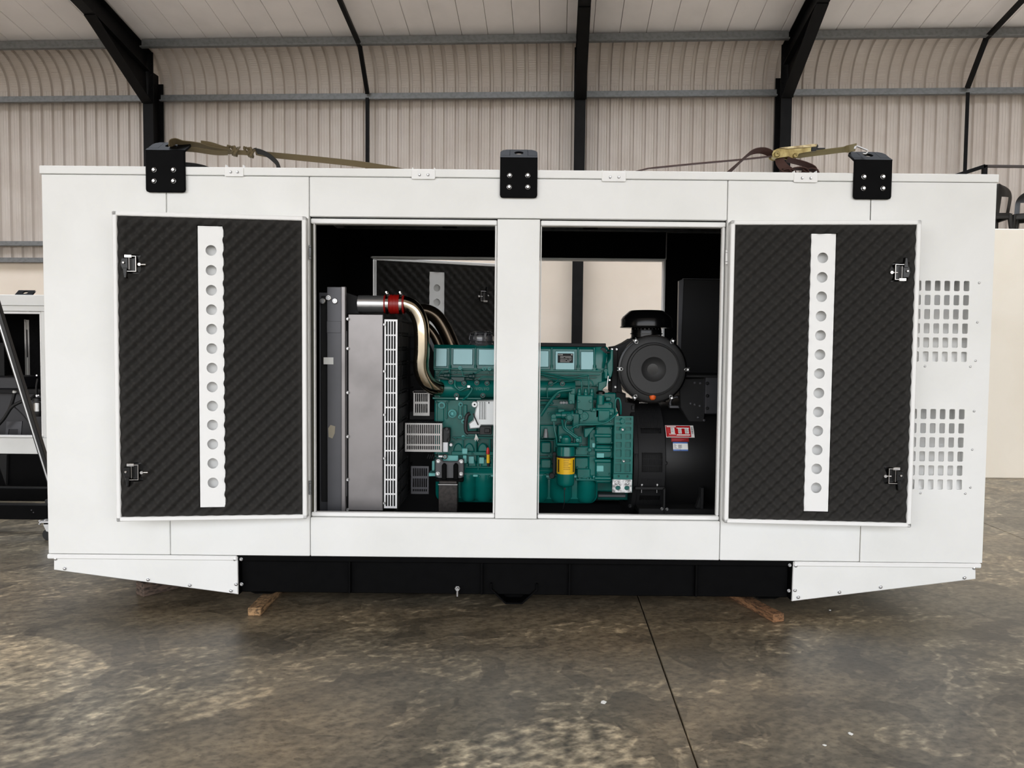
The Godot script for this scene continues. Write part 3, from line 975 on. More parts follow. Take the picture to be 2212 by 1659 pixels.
func vent_panel(o: Node3D) -> void:
	var c0 := at(2088, 618, 0); var c1 := at(1984, 616, 0); var c2 := at(2081, 771, 0)
	var dx := (c0.x - c1.x) / 5.0
	var dy := (c0.y - c2.y) / 5.0
	var d0 := at(2077, 895, 0); var d2 := at(2069, 1047, 0)
	var dy2 := (d0.y - d2.y) / 5.0
	var lip := TOPY - 0.043
	var xs := []
	for i in range(8, -1, -1): xs.append(c0.x - i * dx)
	var s := Sh.new()
	var x0: float = xs[0] - dx / 2; var x1: float = xs[8] + dx / 2
	var ya := []; var yb := []
	for i in range(5, -1, -1): ya.append(c0.y - i * dy)
	for i in range(5, -1, -1): yb.append(d0.y - i * dy2)
	var hw := 6.15 / 418.0; var hh := 11.0 / 418.0
	s.grille(x0, ya[0] - dy / 2, x1, ya[5] + dy / 2, xs, ya, hw, hh, 0.006, -0.006, 0.0)
	s.grille(x0, yb[0] - dy2 / 2, x1, yb[5] + dy2 / 2, xs, yb, hw, hh, 0.006, -0.006, 0.0)
	var zc := -0.003
	var bx := func(a: float, b: float, c: float, d: float) -> void:
		s.box(Vector3((a + c) / 2, (b + d) / 2, zc), Vector3(c - a, d - b, 0.006), 0.0)
	bx.call(S1 + 0.0018, BODY, x0, lip)
	bx.call(x1, BODY, 2.443, lip)
	bx.call(x0, ya[5] + dy / 2, x1, lip)
	bx.call(x0, yb[5] + dy2 / 2, x1, ya[0] - dy / 2)
	bx.call(x0, BODY, x1, yb[0] - dy2 / 2)
	part("front_panel", s, M.white, o, "right end panel punched with air holes")
	# sloping white inlet baffles behind the holes
	for e in [[ya[0] - dy * 0.6, ya[5] + dy * 0.8], [yb[0] - dy2 * 0.6, yb[5] + dy2 * 0.8]]:
		var b := Sh.new()
		var y0: float = e[0]; var y1: float = e[1]
		var lo := Vector3((x0 + x1) / 2, y0, -0.012); var hi := Vector3((x0 + x1) / 2, y1, -0.21)
		var d := (hi - lo).normalized()
		var bb := Basis(Vector3.RIGHT, d, Vector3.RIGHT.cross(d))
		b.box((lo + hi) / 2, Vector3(x1 - x0 + 0.06, (hi - lo).length(), 0.004), 0.0, bb)
		b.box(Vector3((x0 + x1) / 2, y1 + 0.004, -0.11), Vector3(x1 - x0 + 0.06, 0.006, 0.2), 0.0)
		for x in [x0 - 0.03, x1 + 0.03]: b.box(Vector3(x, (y0 + y1) / 2, -0.11), Vector3(0.004, y1 - y0, 0.2), 0.0)
		part("inlet_baffle", b, M.white_plain, o)
	for p in [[2115, 611], [2111, 696], [2107, 779], [1998, 791], [2096, 792], [2104, 888], [2100, 971], [2096, 1053], [1988, 1065], [2085, 1066]]:
		var w := at(p[0], p[1], 0.001)
		inst("rivet", bolt_mesh(0.0042, 0.005), M.zinc, o, Transform3D(Basis.IDENTITY, w))

func lug(o: Node3D, p: Array, bolts: Array, rise: float) -> void:
	var r := lvl(p[0], p[1], p[2], p[3], 0.02)
	var w: float = r[2] - r[0]
	var cx: float = (r[0] + r[2]) / 2
	var th := 0.012
	var s := Sh.new()
	var yb: float = r[1]; var yt: float = r[3]
	var poly := rrect(-w / 2, yb, w / 2, yt + 0.02, 0.014)
	for i in poly.size(): poly[i].y = minf(poly[i].y, yt)
	s.prism(PackedVector2Array([Vector2(-w / 2, yt), Vector2(w / 2, yt), Vector2(w / 2, yb + 0.014), Vector2(w / 2 - 0.004, yb + 0.004), Vector2(w / 2 - 0.014, yb), Vector2(-w / 2 + 0.014, yb), Vector2(-w / 2 + 0.004, yb + 0.004), Vector2(-w / 2, yb + 0.014)]), 0.008, 0.020, 0.003, Vector3(cx, 0, 0))
	# upper part leaning back, with its eye
	var b := Basis(Vector3.RIGHT, -deg_to_rad(58))
	var o2 := Vector3(cx, yt, 0.020)
	var L := 0.125
	var hy := 0.072
	var hr := 0.024
	s.hole(-0.045, 0.03, 0.045, L - 0.012, 0, hy, hr, hr, hr, -th, 0.0, o2, b, 6)
	s.prism(PackedVector2Array([Vector2(-w / 2, 0), Vector2(w / 2, 0), Vector2(w / 2, 0.03), Vector2(-w / 2, 0.03)]), -th, 0.0, 0.0, o2, b)
	for sg in [-1.0, 1.0]:
		var pp := PackedVector2Array([Vector2(sg * w / 2, 0.03), Vector2(sg * w / 2, L - 0.035), Vector2(sg * (w / 2 - 0.010), L - 0.013), Vector2(sg * (w / 2 - 0.030), L), Vector2(sg * 0.045, L), Vector2(sg * 0.045, 0.03)])
		s.prism(pp, -th, 0.0, 0.002, o2, b)
	s.prism(PackedVector2Array([Vector2(-0.045, L - 0.012), Vector2(0.045, L - 0.012), Vector2(0.045, L), Vector2(-0.045, L)]), -th, 0.0, 0.001, o2, b)
	var lg := part("lifting_lug", s, M.black, o, "black bent lifting lug with an eye and four bolts")
	for k in bolts:
		inst("bolt", bolt_mesh(0.0085, 0.011), M.zinc, lg, Transform3D(Basis.IDENTITY, at(k[0], k[1], 0.021)))

func skirt(o: Node3D, sg: float) -> void:
	var poly := ppoly([[116, 1205], [513, 1203], [514, 1284], [116, 1231]], -0.004) if sg < 0 else ppoly([[1714, 1214], [2108, 1221], [2108, 1251], [1711, 1299]], -0.004)
	var s := Sh.new()
	s.prism(poly, -0.034, -0.004, 0.003)
	var k := part("skirt", s, M.white, o)
	var e := Sh.new()
	e.prism(poly, -1.58, -1.55, 0.0)
	part("skirt", e, M.white, o)
	wbox(o, "skirt_rail", -2.45 if sg < 0 else 1.462, 0.272, -0.05, -1.455 if sg < 0 else 2.44, 0.297, 0.004, M.white_plain, 0.005)
	var dots := [[140, 1228], [320, 1252], [410, 1264], [499, 1276], [120, 1207], [507, 1208], [510, 1262]] if sg < 0 else [[1724, 1290], [1813, 1279], [1902, 1268], [2083, 1248], [2104, 1227], [1719, 1222], [1717, 1275]]
	for d in dots:
		inst("bolt", bolt_mesh(0.0065, 0.007), M.zinc, k, Transform3D(Basis.IDENTITY, at(d[0], d[1], -0.002)))

# bumpy acoustic foam: height field with cut-outs [x0,y0,x1,y1], front along +z
func foam_mesh(x0: float, y0: float, x1: float, y1: float, voids: Array, lean: float, step := 0.0085, amp := 0.013, seedv := 0.0) -> ArrayMesh:
	var s := Sh.new()
	var nx := int(round((x1 - x0) / step)); var ny := int(round((y1 - y0) / step))
	var sx := (x1 - x0) / nx; var sy := (y1 - y0) / ny
	var p := 0.071
	var h := PackedFloat32Array(); h.resize((nx + 1) * (ny + 1))
	for j in ny + 1:
		for i in nx + 1:
			var x := x0 + i * sx; var y := y0 + j * sy
			var wob := 0.25 * sin(x * 7.3 + seedv) + 0.25 * sin(y * 5.1 + seedv * 2.0)
			var a := TAU * (x - lean * y) / p + wob
			var b := TAU * (x + lean * y) / p - wob
			var edge := minf(minf(x - x0, x1 - x), minf(y - y0, y1 - y))
			h[j * (nx + 1) + i] = amp * lerpf(0.35, 1.0, clampf(edge / 0.03, 0.0, 1.0)) * (0.56 * sin(a) + 0.44 * sin(b))
	var H := func(i: int, j: int) -> float: return h[clampi(j, 0, ny) * (nx + 1) + clampi(i, 0, nx)]
	var nrm := func(i: int, j: int) -> Vector3:
		return Vector3(-(H.call(i + 1, j) - H.call(i - 1, j)) / (2 * sx), -(H.call(i, j + 1) - H.call(i, j - 1)) / (2 * sy), 1).normalized()
	var ns := []
	ns.resize((nx + 1) * (ny + 1))
	for j in ny + 1:
		for i in nx + 1: ns[j * (nx + 1) + i] = nrm.call(i, j)
	var solid := func(i: int, j: int) -> bool:
		if i < 0 or j < 0 or i >= nx or j >= ny: return false
		var cx := x0 + (i + 0.5) * sx; var cy := y0 + (j + 0.5) * sy
		for q in voids:
			if cx > q[0] and cx < q[2] and cy > q[1] and cy < q[3]: return false
		return true
	var P := func(i: int, j: int) -> Vector3: return Vector3(x0 + i * sx, y0 + j * sy, h[j * (nx + 1) + i])
	for j in ny:
		for i in nx:
			if not solid.call(i, j): continue
			var A: Vector3 = P.call(i, j); var B: Vector3 = P.call(i + 1, j); var C: Vector3 = P.call(i + 1, j + 1); var D: Vector3 = P.call(i, j + 1)
			s.q4(A, B, C, D, ns[j * (nx + 1) + i], ns[j * (nx + 1) + i + 1], ns[(j + 1) * (nx + 1) + i + 1], ns[(j + 1) * (nx + 1) + i])
			var dn := Vector3(0, 0, -1)
			for e in [[-1, 0, A, D], [1, 0, B, C], [0, -1, A, B], [0, 1, D, C]]:
				if not solid.call(i + e[0], j + e[1]):
					var a2: Vector3 = e[2]; var b2: Vector3 = e[3]
					s.q(a2, b2, Vector3(b2.x, b2.y, -0.022), Vector3(a2.x, a2.y, -0.022), Vector3(e[0], e[1], 0))
	return s.mesh()

const DW := 0.931
const DY0 := 0.512
const DY1 := 2.052

# sg -1: the left door, folded back to the left; 1: the right door
func door(o: Node3D, sg: float) -> void:
	var ang := deg_to_rad(6.6) if sg < 0 else deg_to_rad(3.6)
	var hinge := Vector3(sg * 1.075, 0, 0.022)
	var b := Basis(Vector3.UP, ang) if sg < 0 else Basis(Vector3.UP, -ang)
	var d := node("door", o, Transform3D(b, hinge), "open left door, lined with black bumpy foam" if sg < 0 else "open right door, lined with black bumpy foam")
	var x0 := -DW if sg < 0 else 0.0
	var x1 := 0.0 if sg < 0 else DW
	# pan: skin and folded rim
	var pan := Sh.new()
	pan.box(Vector3((x0 + x1) / 2, (DY0 + DY1) / 2, -0.014), Vector3(x1 - x0, DY1 - DY0, 0.006), 0.002)
	var rim := 0.022
	var zz := 0.045
	pan.box(Vector3((x0 + x1) / 2, DY1 - rim / 2, zz / 2 - 0.009), Vector3(x1 - x0, rim, zz + 0.018), 0.004)
	pan.box(Vector3((x0 + x1) / 2, DY0 + rim / 2, zz / 2 - 0.009), Vector3(x1 - x0, rim, zz + 0.018), 0.004)
	pan.box(Vector3(x0 + rim / 2, (DY0 + DY1) / 2, zz / 2 - 0.009), Vector3(rim, DY1 - DY0, zz + 0.018), 0.004)
	pan.box(Vector3(x1 - rim / 2, (DY0 + DY1) / 2, zz / 2 - 0.009), Vector3(rim, DY1 - DY0, zz + 0.018), 0.004)
	part("door_pan", pan, M.white_plain, d)
	# stiffener strip with thirteen holes
	var inv := (o.global_transform * d.transform).affine_inverse() if o.is_inside_tree() else d.transform.affine_inverse()
	var zs := 0.034
	var top := on_plane(427 if sg < 0 else 1753, 488 if sg < 0 else 505, inv, zs)
	var bot := on_plane(490 if sg < 0 else 1786, 1095 if sg < 0 else 1105, inv, zs)
	var xr := on_plane(482 if sg < 0 else 1806, 488 if sg < 0 else 505, inv, zs)
	var sx0 := top.x; var sx1 := xr.x
	var ys := []
	var py := [1043.0, 1001.0, 959.5, 918.0, 877.0, 836.0, 795.0, 753.0, 711.0, 669.0, 627.0, 584.0, 541.0] if sg < 0 else [1054.0, 1013.0, 972.0, 931.0, 890.0, 849.0, 807.0, 766.0, 724.5, 683.0, 641.0, 599.0, 557.0]
	var hx := on_plane(458 if sg < 0 else 1770, 794 if sg < 0 else 807, inv, zs).x
	for y in py: ys.append(on_plane(458 if sg < 0 else 1770, y, inv, zs).y)
	var st := Sh.new()
	st.grille(sx0, bot.y, sx1, top.y, [hx], ys, 0.0265, 0.0265, 0.0265, zs - 0.002, zs, Vector3.ZERO, Basis.IDENTITY, 7)
	for x in [sx0 + 0.0015, sx1 - 0.0015]: st.box(Vector3(x, (bot.y + top.y) / 2, zs / 2), Vector3(0.003, top.y - bot.y, zs - 0.002), 0.0)
	part("stiffener_strip", st, M.white_plain, d, "white strip with a row of round holes")
	# latches
	var la := [[283.0, 570.0], [288.0, 1020.0]] if sg < 0 else [[1944.0, 588.0], [1930.0, 1028.0]]
	var voids := [[sx0 - 0.003, bot.y - 0.004, sx1 + 0.003, top.y + 0.004]]
	for l in la:
		var c := on_plane(l[0], l[1], inv, 0.045)
		voids.append([c.x - 0.040, c.y - 0.044, c.x + 0.040, c.y + 0.044])
		latch(d, c, sg, l[1] < 800.0 and sg > 0)
	var fm := foam_mesh(x0 + rim + 0.001, DY0 + rim + 0.001, x1 - rim - 0.001, DY1 - rim - 0.001, voids, 1.0, 0.0085, 0.019, sg)
	inst("foam_lining", fm, M.foam, d, Transform3D(Basis.IDENTITY, Vector3(0, 0, 0.036)))
	# hinges on the frame side
	for y in ([[545.0, 1053.0], [556.0, 1051.0]][0 if sg < 0 else 1]):
		var w := at(670.0 if sg < 0 else 1569.0, y, 0.012)
		var hg := Sh.new()
		for k in 3: hg.cyl(Vector3(0, [-0.036, -0.022, 0.024][k], 0), Basis.IDENTITY, 0.0065, [0.012, 0.044, 0.012][k], 12, 0.001)
		inst("hinge", hg.mesh(), M.white_plain if sg > 0 else M.galv, d, Transform3D(Basis.IDENTITY, inv * (w + Vector3(0, 0, 0.004))))

# where the photograph's ray meets the plane z = zl of a turned part
func on_plane(px: float, py: float, inv: Transform3D, zl: float) -> Vector3:
	var dd := inv.basis * (cam_basis * Vector3((px - IW / 2) / FOC, -(py - IH / 2) / FOC, -1.0))
	var e := inv * EYE
	return e + dd * ((zl - e.z) / dd.z)

func latch(d: Node3D, c: Vector3, sg: float, flip: bool) -> void:
	var k := sg   # mirrored on the right door
	var m := Sh.new()
	# chrome housing: folded U with a thin back
	m.box(c + Vector3(-0.026 * k, 0.0, -0.008), Vector3(0.004, 0.078, 0.04), 0.001)
	m.box(c + Vector3(-0.004 * k, 0.037, -0.008), Vector3(0.044, 0.004, 0.04), 0.001)
	m.box(c + Vector3(-0.004 * k, -0.037, -0.008), Vector3(0.044, 0.004, 0.04), 0.001)
	m.box(c + Vector3(0.012 * k, 0.037 * (-1.0 if flip else 1.0), 0.006), Vector3(0.036, 0.016, 0.004), 0.002)
	m.box(c + Vector3(0.006 * k, 0.0, -0.004), Vector3(0.003, 0.06, 0.03), 0.001)
	m.cyl(c + Vector3(-0.041 * k, -0.002, 0.0), Basis(Vector3(0, 1, 0), Vector3(1, 0, 0), Vector3(0, 0, -1)), 0.006, 0.03, 10, 0.001)
	m.cyl(c + Vector3(-0.041 * k, -0.002, -0.006), FRONT, 0.009, 0.014, 6, 0.001)
	m.cyl(c + Vector3(0.030 * k, 0.004, 0.012), FRONT, 0.006, 0.008, 12, 0.002)
	part("latch_housing", m, M.chrome, d, "chrome latch housing")
	var l := Sh.new()
	var v := 1.0 if flip else -1.0
	var pl := PackedVector2Array([Vector2(0.010 * k, 0.028), Vector2(0.040 * k, 0.026), Vector2(0.046 * k, 0.0), Vector2(0.038 * k, -0.028), Vector2(0.010 * k, -0.028)])
	l.prism(pl, -0.012, 0.012, 0.002, c)
	l.box(c + Vector3(0.0, 0.0, -0.030), Vector3(0.088, 0.096, 0.006), 0.001)
	l.box(c + Vector3(-0.008 * k, 0.0, -0.02), Vector3(0.03, 0.070, 0.02), 0.002)
	var pv := PackedVector2Array([Vector2(0.012 * k, 0.02 * v), Vector2(0.036 * k, 0.02 * v), Vector2(0.030 * k, 0.070 * v), Vector2(0.018 * k, 0.072 * v)])
	l.prism(pv, -0.008, 0.014, 0.003, c)
	part("latch_lever", l, M.black_gloss, d, "black latch lever")

func rear_door(o: Node3D) -> void:
	# opened outwards at the back, hinged on the left; its lined inner face shows through the left opening
	var ang := deg_to_rad(23.0)
	var b := Basis(Vector3.UP, ang)
	var xf := Transform3D(b, Vector3(-1.034, 0, BACKZ - 0.01))
	var d := node("rear_door", o, xf, "rear door swung outwards, lined with black foam")
	var pan := Sh.new()
	var w := 1.0
	pan.box(Vector3(w / 2, 1.28, -0.04), Vector3(w, 1.53, 0.006), 0.002)
	for e in [[w / 2, 2.034, w, 0.022], [w / 2, 0.526, w, 0.022], [0.011, 1.28, 0.022, 1.53], [w - 0.011, 1.28, 0.022, 1.53]]:
		pan.box(Vector3(e[0], e[1], -0.02), Vector3(e[2], e[3], 0.045), 0.003)
	part("door_pan", pan, M.white_plain, d)
	var inv := xf.affine_inverse()
	var t0 := on_plane(928, 587, inv, -0.01); var t1 := on_plane(960, 589, inv, -0.01)
	var ys := []
	for i in range(12, -1, -1): ys.append(on_plane(944, 622, inv, -0.01).y - i * (1.29 / 12.0))
	var st := Sh.new()
	st.grille(t0.x, ys[0] - 0.13, t1.x, t0.y, [(t0.x + t1.x) / 2], ys, 0.0265, 0.0265, 0.0265, -0.012, -0.01, Vector3.ZERO, Basis.IDENTITY, 5)
	part("stiffener_strip", st, M.white_plain, d, "white strip with a row of round holes")
	var fm := foam_mesh(0.024, 0.54, w - 0.024, 2.02, [[t0.x - 0.003, ys[0] - 0.13, t1.x + 0.003, t0.y + 0.003]], -1.0, 0.012, 0.012, 3.0)
	inst("foam_lining", fm, M.foam, d, Transform3D(Basis.IDENTITY, Vector3(0, 0, -0.008)))
	latch(d, on_plane(1045, 640, inv, 0.012), 1.0, true)

# ---------------------------------------------------------------- radiator and fan guard
const SIDE := Basis(Vector3(0, 0, 1), Vector3(0, 1, 0), Vector3(-1, 0, 0))  # local x towards the viewer, extrusion along -x

# slotted plate: rows of upright slots at depth z
func slots(s: Sh, x0: float, y0: float, x1: float, y1: float, z: float, nx: int, sx0: float, sx1: float, hw: float, rows: Array, th := 0.003, round_px := 1.6) -> void:
	var r := lvl(x0, y0, x1, y1, z)
	var k := 1.0 / ppm(z)
	var xs := []
	var a := at(sx0, (y0 + y1) / 2, z).x; var b := at(sx1, (y0 + y1) / 2, z).x
	for i in nx: xs.append(lerpf(a, b, i / float(maxi(1, nx - 1))))
	var cuts := [r[3]]
	for i in rows.size() - 1: cuts.append(at((x0 + x1) / 2, (rows[i][1] + rows[i + 1][0]) / 2, z).y)
	cuts.append(r[1])
	for i in rows.size():
		var yc := at((x0 + x1) / 2, (rows[i][0] + rows[i][1]) / 2, z).y
		s.grille(r[0], cuts[i + 1], r[2], cuts[i], xs, [yc], hw * k, (rows[i][1] - rows[i][0]) / 2 * k, round_px * k, z - th, z, Vector3.ZERO, Basis.IDENTITY, 2)

func radiator() -> void:
	var o := thing("radiator", "tall dark grey radiator and cooling pack with slotted fan guard, left of the engine", "radiator")
	var zf := -0.20
	# end post with its front flange
	var s := Sh.new()
	pb(s, 707, 620, 740, 1104, zf, 0.004, 0.001)
	pb(s, 690, 632, 708, 1104, zf - 0.05, 0.004, 0.001)
	part("frame_post", s, M.graphite, o)
	var c := Sh.new()
	pb(c, 737, 619, 746, 1104, zf + 0.02, 0.03, 0.003)
	part("post_flange", c, M.grey_paint, o)
	var rp := Sh.new()
	pb(rp, 706, 694, 737, 719, zf + 0.004, 0.004, 0.001)
	part("reinforcing_plate", rp, M.graphite, o)
	for p in [[709, 643], [723, 650], [696, 650]]:
		var n := Sh.new()
		pr(n, p[0], p[1], 6.2, 3.4, zf + 0.012, 0.014, 16)
		pc(n, p[0], p[1], 3.0, zf + 0.010, 0.012, 6)
		part("nut", n, M.zinc, o)
	var tg := Sh.new()
	pb(tg, 699, 772, 720, 787, zf + 0.003, 0.002, 0.0)
	part("paper_tag", tg, M.white_tag, o, "small white paper tag")
	var tp := Sh.new()
	var q := ppoly([[709, 925], [714, 918], [724, 921], [723, 936], [718, 947], [710, 944]], zf + 0.002)
	tp.prism(q, zf, zf + 0.0025, 0.0)
	part("masking_scrap", tp, M.tape, o, "torn scrap of masking tape")
	# cores behind
	wbox(o, "core", at(700, 800, -0.3).x, 0.54, -1.36, at(750, 800, -0.3).x, at(740, 640, -0.25).y, -0.235, M.black_matt)
	# side plate of the shroud
	var sp := Sh.new()
	var sr := lvl(752, 679, 827, 1103, zf - 0.005)
	sp.box(Vector3((sr[0] + sr[2]) / 2, (sr[1] + sr[3]) / 2, zf - 0.012), Vector3(sr[2] - sr[0], sr[3] - sr[1], 0.012), 0.003)
	part("shroud_plate", sp, M.grey_paint, o, "large bare grey side plate")
	wbox(o, "shroud", sr[0] - 0.01, sr[1], -1.36, sr[2], sr[3] - 0.005, zf - 0.02, M.black_matt)
	var gp := Sh.new()
	pb(gp, 745, 715, 748.5, 1072, zf - 0.01, 0.01, 0.0)
	part("edge_strip", gp, M.guard_white, o)
	for y in [689, 753, 848, 943, 1036, 1101]:
		inst("bolt", bolt_mesh(0.006, 0.012), M.zinc, o, Transform3D(Basis.IDENTITY, at(751, y, zf + 0.004)))
	for y in [701, 802, 896, 990, 1087]:
		inst("bolt", bolt_mesh(0.005, 0.010), M.zinc, o, Transform3D(Basis.IDENTITY, at(830, y, zf + 0.008)))
	# slotted guard strip
	var g := Sh.new()
	var rows := []
	for i in 13: rows.append([694 + i * 31.2, 694 + i * 31.2 + 29.0])
	rows[12][1] = 1094.0
	slots(g, 830, 690, 858, 1098, zf, 4, 835.2, 852.3, 1.8, rows)
	part("guard_strip", g, M.guard_white, o)
	# fan guard face turned towards the engine: stacked mesh panels between bars
	var gx := at(859, 900, zf).x
	var yt := at(860, 690, zf).y; var yb := at(860, 1100, zf).y
	var bars := Sh.new()
	var nb := 13
	var st := (yt - yb) / nb
	for i in nb + 1:
		bars.box(Vector3(gx - 0.004, yb + i * st, -0.78), Vector3(0.006, 0.010, 1.14), 0.0)
	for z in [-0.215, -0.34, -0.62, -0.95, -1.34]:
		bars.box(Vector3(gx - 0.004, (yt + yb) / 2, z), Vector3(0.008, yt - yb, 0.012), 0.0)
	part("guard_bars", bars, M.black_matt, o)
	for i in nb:
		var m := Sh.new()
		m.box(Vector3(gx + 0.002, yb + (i + 0.5) * st, -0.278), Vector3(0.006, st - 0.018, 0.10), 0.002)
		m.box(Vector3(gx + 0.001, yb + (i + 0.5) * st, -0.475), Vector3(0.005, st - 0.022, 0.25), 0.002)
		part("mesh_panel", m, M.black_soft, o)
	var fc := Sh.new()
	pb(fc, 850, 722, 965, 1110, -0.86, 0.03, 0.002)
	part("fan_cowl", fc, M.black_matt, o)
	wbox(o, "fan_ring", gx - 0.07, yb, -1.36, gx - 0.02, yt, -0.24, M.black_matt)
	# sloping header and its tie bar
	var h := Sh.new()
	h.prism(ppoly([[746, 631], [772, 640], [775, 678], [748, 678]], -0.30), -1.2, -0.30, 0.003)
	part("header_tank", h, M.black_soft, o)

# ---------------------------------------------------------------- engine
var eng: Node3D

func engine_body() -> void:
	eng = thing("diesel_engine", "teal-green diesel engine standing between the radiator and the black alternator", "engine")
	var o := eng
	var s := Sh.new()
	pb(s, 938, 858, 1318, 1030, -0.53, 0.54, 0.012)
	pb(s, 945, 1000, 1300, 1028, -0.50, 0.55, 0.008)
	pb(s, 1232, 848, 1330, 1062, -0.56, 0.45, 0.008)
	pb(s, 1232, 828, 1300, 852, -0.56, 0.40, 0.004)
	pb(s, 1290, 1040, 1372, 1080, -0.62, 0.35, 0.004)
	part("crankcase", s, M.teal, o)
	# sump with rounded lower corners
	var p := Sh.new()
	var r := lvl(940, 1030, 1292, 1088, -0.46)
	p.prism(rrect(r[0], r[1], r[2], r[3] + 0.05, 0.05, 6), -1.02, -0.46, 0.03)
	for e in [[1012, 20], [1046, 22], [1100, 26], [1160, 26], [1212, 26], [1266, 22]]:
		var w := at(e[0], 1030, -0.47)
		var rr: float = e[1] / ppm(-0.47)
		p.lathe(Vector3(w.x, r[1] + 0.012, -0.485), Basis.IDENTITY, [Vector2(0, 0), Vector2(rr * 0.7, 0.002), Vector2(rr, 0.03), Vector2(rr, 0.16)], 20)
	part("oil_sump", p, M.teal, o)
	var ra := Sh.new()
	pb(ra, 1002, 1026.5, 1300, 1031.5, -0.44, 0.10, 0.003)
	pb(ra, 926, 1022, 941, 1029, -0.44, 0.10, 0.002)
	part("sump_rail", ra, M.teal_glint, o)
	# cylinder head
	var h := Sh.new()
	pb(h, 938, 800, 1302, 834, -0.53, 0.46, 0.006)
	pb(h, 940, 806, 1296, 809, -0.50, 0.05, 0.002)
	pb(h, 940, 812, 1290, 815, -0.505, 0.05, 0.002)
	pb(h, 937, 797.5, 1300, 802, -0.515, 0.44, 0.003)
	part("cylinder_head", h, M.teal, o)
	# rocker cover: leaning front with raised panels between ribs
	var xl := at(937, 770, -0.56).x; var xr := at(1311, 770, -0.56).x
	var yb := at(1100, 800, -0.55).y; var yt := at(1100, 746, -0.55).y
	var rc := Sh.new()
	var sec := PackedVector2Array([Vector2(-0.55, yb), Vector2(-0.569, yt - 0.02), Vector2(-0.60, yt), Vector2(-0.90, yt), Vector2(-0.93, yb)])
	rc.prism(sec, -xr, -xl, 0.0, Vector3.ZERO, SIDE)
	part("rocker_cover", rc, M.teal, o)
	var lean := Basis(Vector3.RIGHT, -atan2(0.019, yt - 0.02 - yb))
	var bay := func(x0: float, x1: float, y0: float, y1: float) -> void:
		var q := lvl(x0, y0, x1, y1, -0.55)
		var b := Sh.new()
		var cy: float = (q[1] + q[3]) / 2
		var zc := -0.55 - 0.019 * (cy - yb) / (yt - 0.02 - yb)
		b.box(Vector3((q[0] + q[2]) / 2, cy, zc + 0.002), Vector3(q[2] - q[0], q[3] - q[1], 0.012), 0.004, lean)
		part("cover_panel", b, M.teal_sky_sheen, o)
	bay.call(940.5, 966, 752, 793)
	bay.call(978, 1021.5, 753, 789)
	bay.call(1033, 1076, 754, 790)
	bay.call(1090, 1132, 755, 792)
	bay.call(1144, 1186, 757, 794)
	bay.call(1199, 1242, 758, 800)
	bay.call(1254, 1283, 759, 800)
	var rb := Sh.new()
	for x in [972.0, 1027.0, 1083.0, 1138.0, 1192.0, 1249.0, 1284.0]:
		var q := lvl(x - 2, 750, x + 2, 794, -0.55)
		rb.box(Vector3((q[0] + q[2]) / 2, (q[1] + q[3]) / 2, -0.560), Vector3(q[2] - q[0], q[3] - q[1], 0.02), 0.004, lean)
		pc(rb, x, 797, 3.2, -0.515, 0.05, 12)
		var w := at(x, 797, -0.535)
		rb.cyl(w + Vector3(0, -0.005, 0), Basis.IDENTITY, 0.008, 0.03, 10, 0.001)
	part("cover_ribs", rb, M.teal, o)
	# rounded rear end of the cover
	var re := Sh.new()
	var ce := at(1292, 800, -0.62)
	re.lathe(Vector3(ce.x, yb - 0.004, -0.62), Basis.IDENTITY, [Vector2(0, 0), Vector2(0.075, 0), Vector2(0.072, 0.10), Vector2(0.055, 0.145), Vector2(0.02, 0.155), Vector2(0, 0.155)], 24)
	re.lathe(Vector3(at(1297, 830, -0.6).x, at(1297, 828, -0.6).y, -0.60), Basis.IDENTITY, [Vector2(0, 0), Vector2(0.045, 0), Vector2(0.062, 0.03), Vector2(0.064, 0.06), Vector2(0.07, 0.065), Vector2(0.07, 0.09)], 24)
	part("cover_end", re, M.teal, o)
	# black plate and breather on top
	var tp := Sh.new()
	pb(tp, 1164, 741, 1309, 749, -0.58, 0.40, 0.003)
	part("top_plate", tp, M.black_soft, o)
	var br := Sh.new()
	pc(br, 1303, 757, 7, -0.56, 0.06, 16, 0.003)
	pt(br, [[1303, 757, -0.58], [1309, 768, -0.58], [1304, 790, -0.58], [1302, 800, -0.58]], 0.012)
	pb(br, 1296, 759, 1317, 763, -0.56, 0.05, 0.002)
	part("breather", br, M.rubber, o)
	# filler cap under a plastic bag on the cover, left opening
	var cap := Sh.new()
	var cc := at(1040, 744, -0.66)
	cap.lathe(cc + Vector3(0, -0.01, 0), Basis.IDENTITY, [Vector2(0, 0), Vector2(0.062, 0.0), Vector2(0.066, 0.012), Vector2(0.055, 0.03), Vector2(0.058, 0.05), Vector2(0.066, 0.068), Vector2(0.06, 0.082), Vector2(0, 0.084)], 28)
	part("turbo_inlet", cap, M.black_gloss, o)
	var bag := Sh.new()
	var rng := RandomNumberGenerator.new()
	rng.seed = 5
	var prof := []
	for i in 9: prof.append(Vector2(0.070 + rng.randf_range(-0.006, 0.008), i * 0.0095))
	prof.append(Vector2(0.05, 0.088)); prof.append(Vector2(0.0, 0.086))
	bag.lathe(cc + Vector3(0, -0.008, 0), Basis.IDENTITY, prof, 15)
	for i in 7:
		var a := rng.randf_range(0.6, 2.6)
		bag.tube([cc + Vector3(cos(a) * 0.07, 0.0, sin(a) * 0.07), cc + Vector3(cos(a + 0.3) * 0.076, 0.035, sin(a + 0.3) * 0.076), cc + Vector3(cos(a + 0.15) * 0.07, 0.07, sin(a + 0.15) * 0.07)], 0.003, 5)
	part("plastic_wrap", bag, M.film, o, "crumpled clear plastic wrap round the inlet")
	# air manifold: long pipe with scallops, its maker's name cast on it
	var mf := Sh.new()
	var m0 := at(949, 839, -0.47); var m1 := at(1242, 839, -0.47)
	var rad := 18.5 / ppm(-0.47)
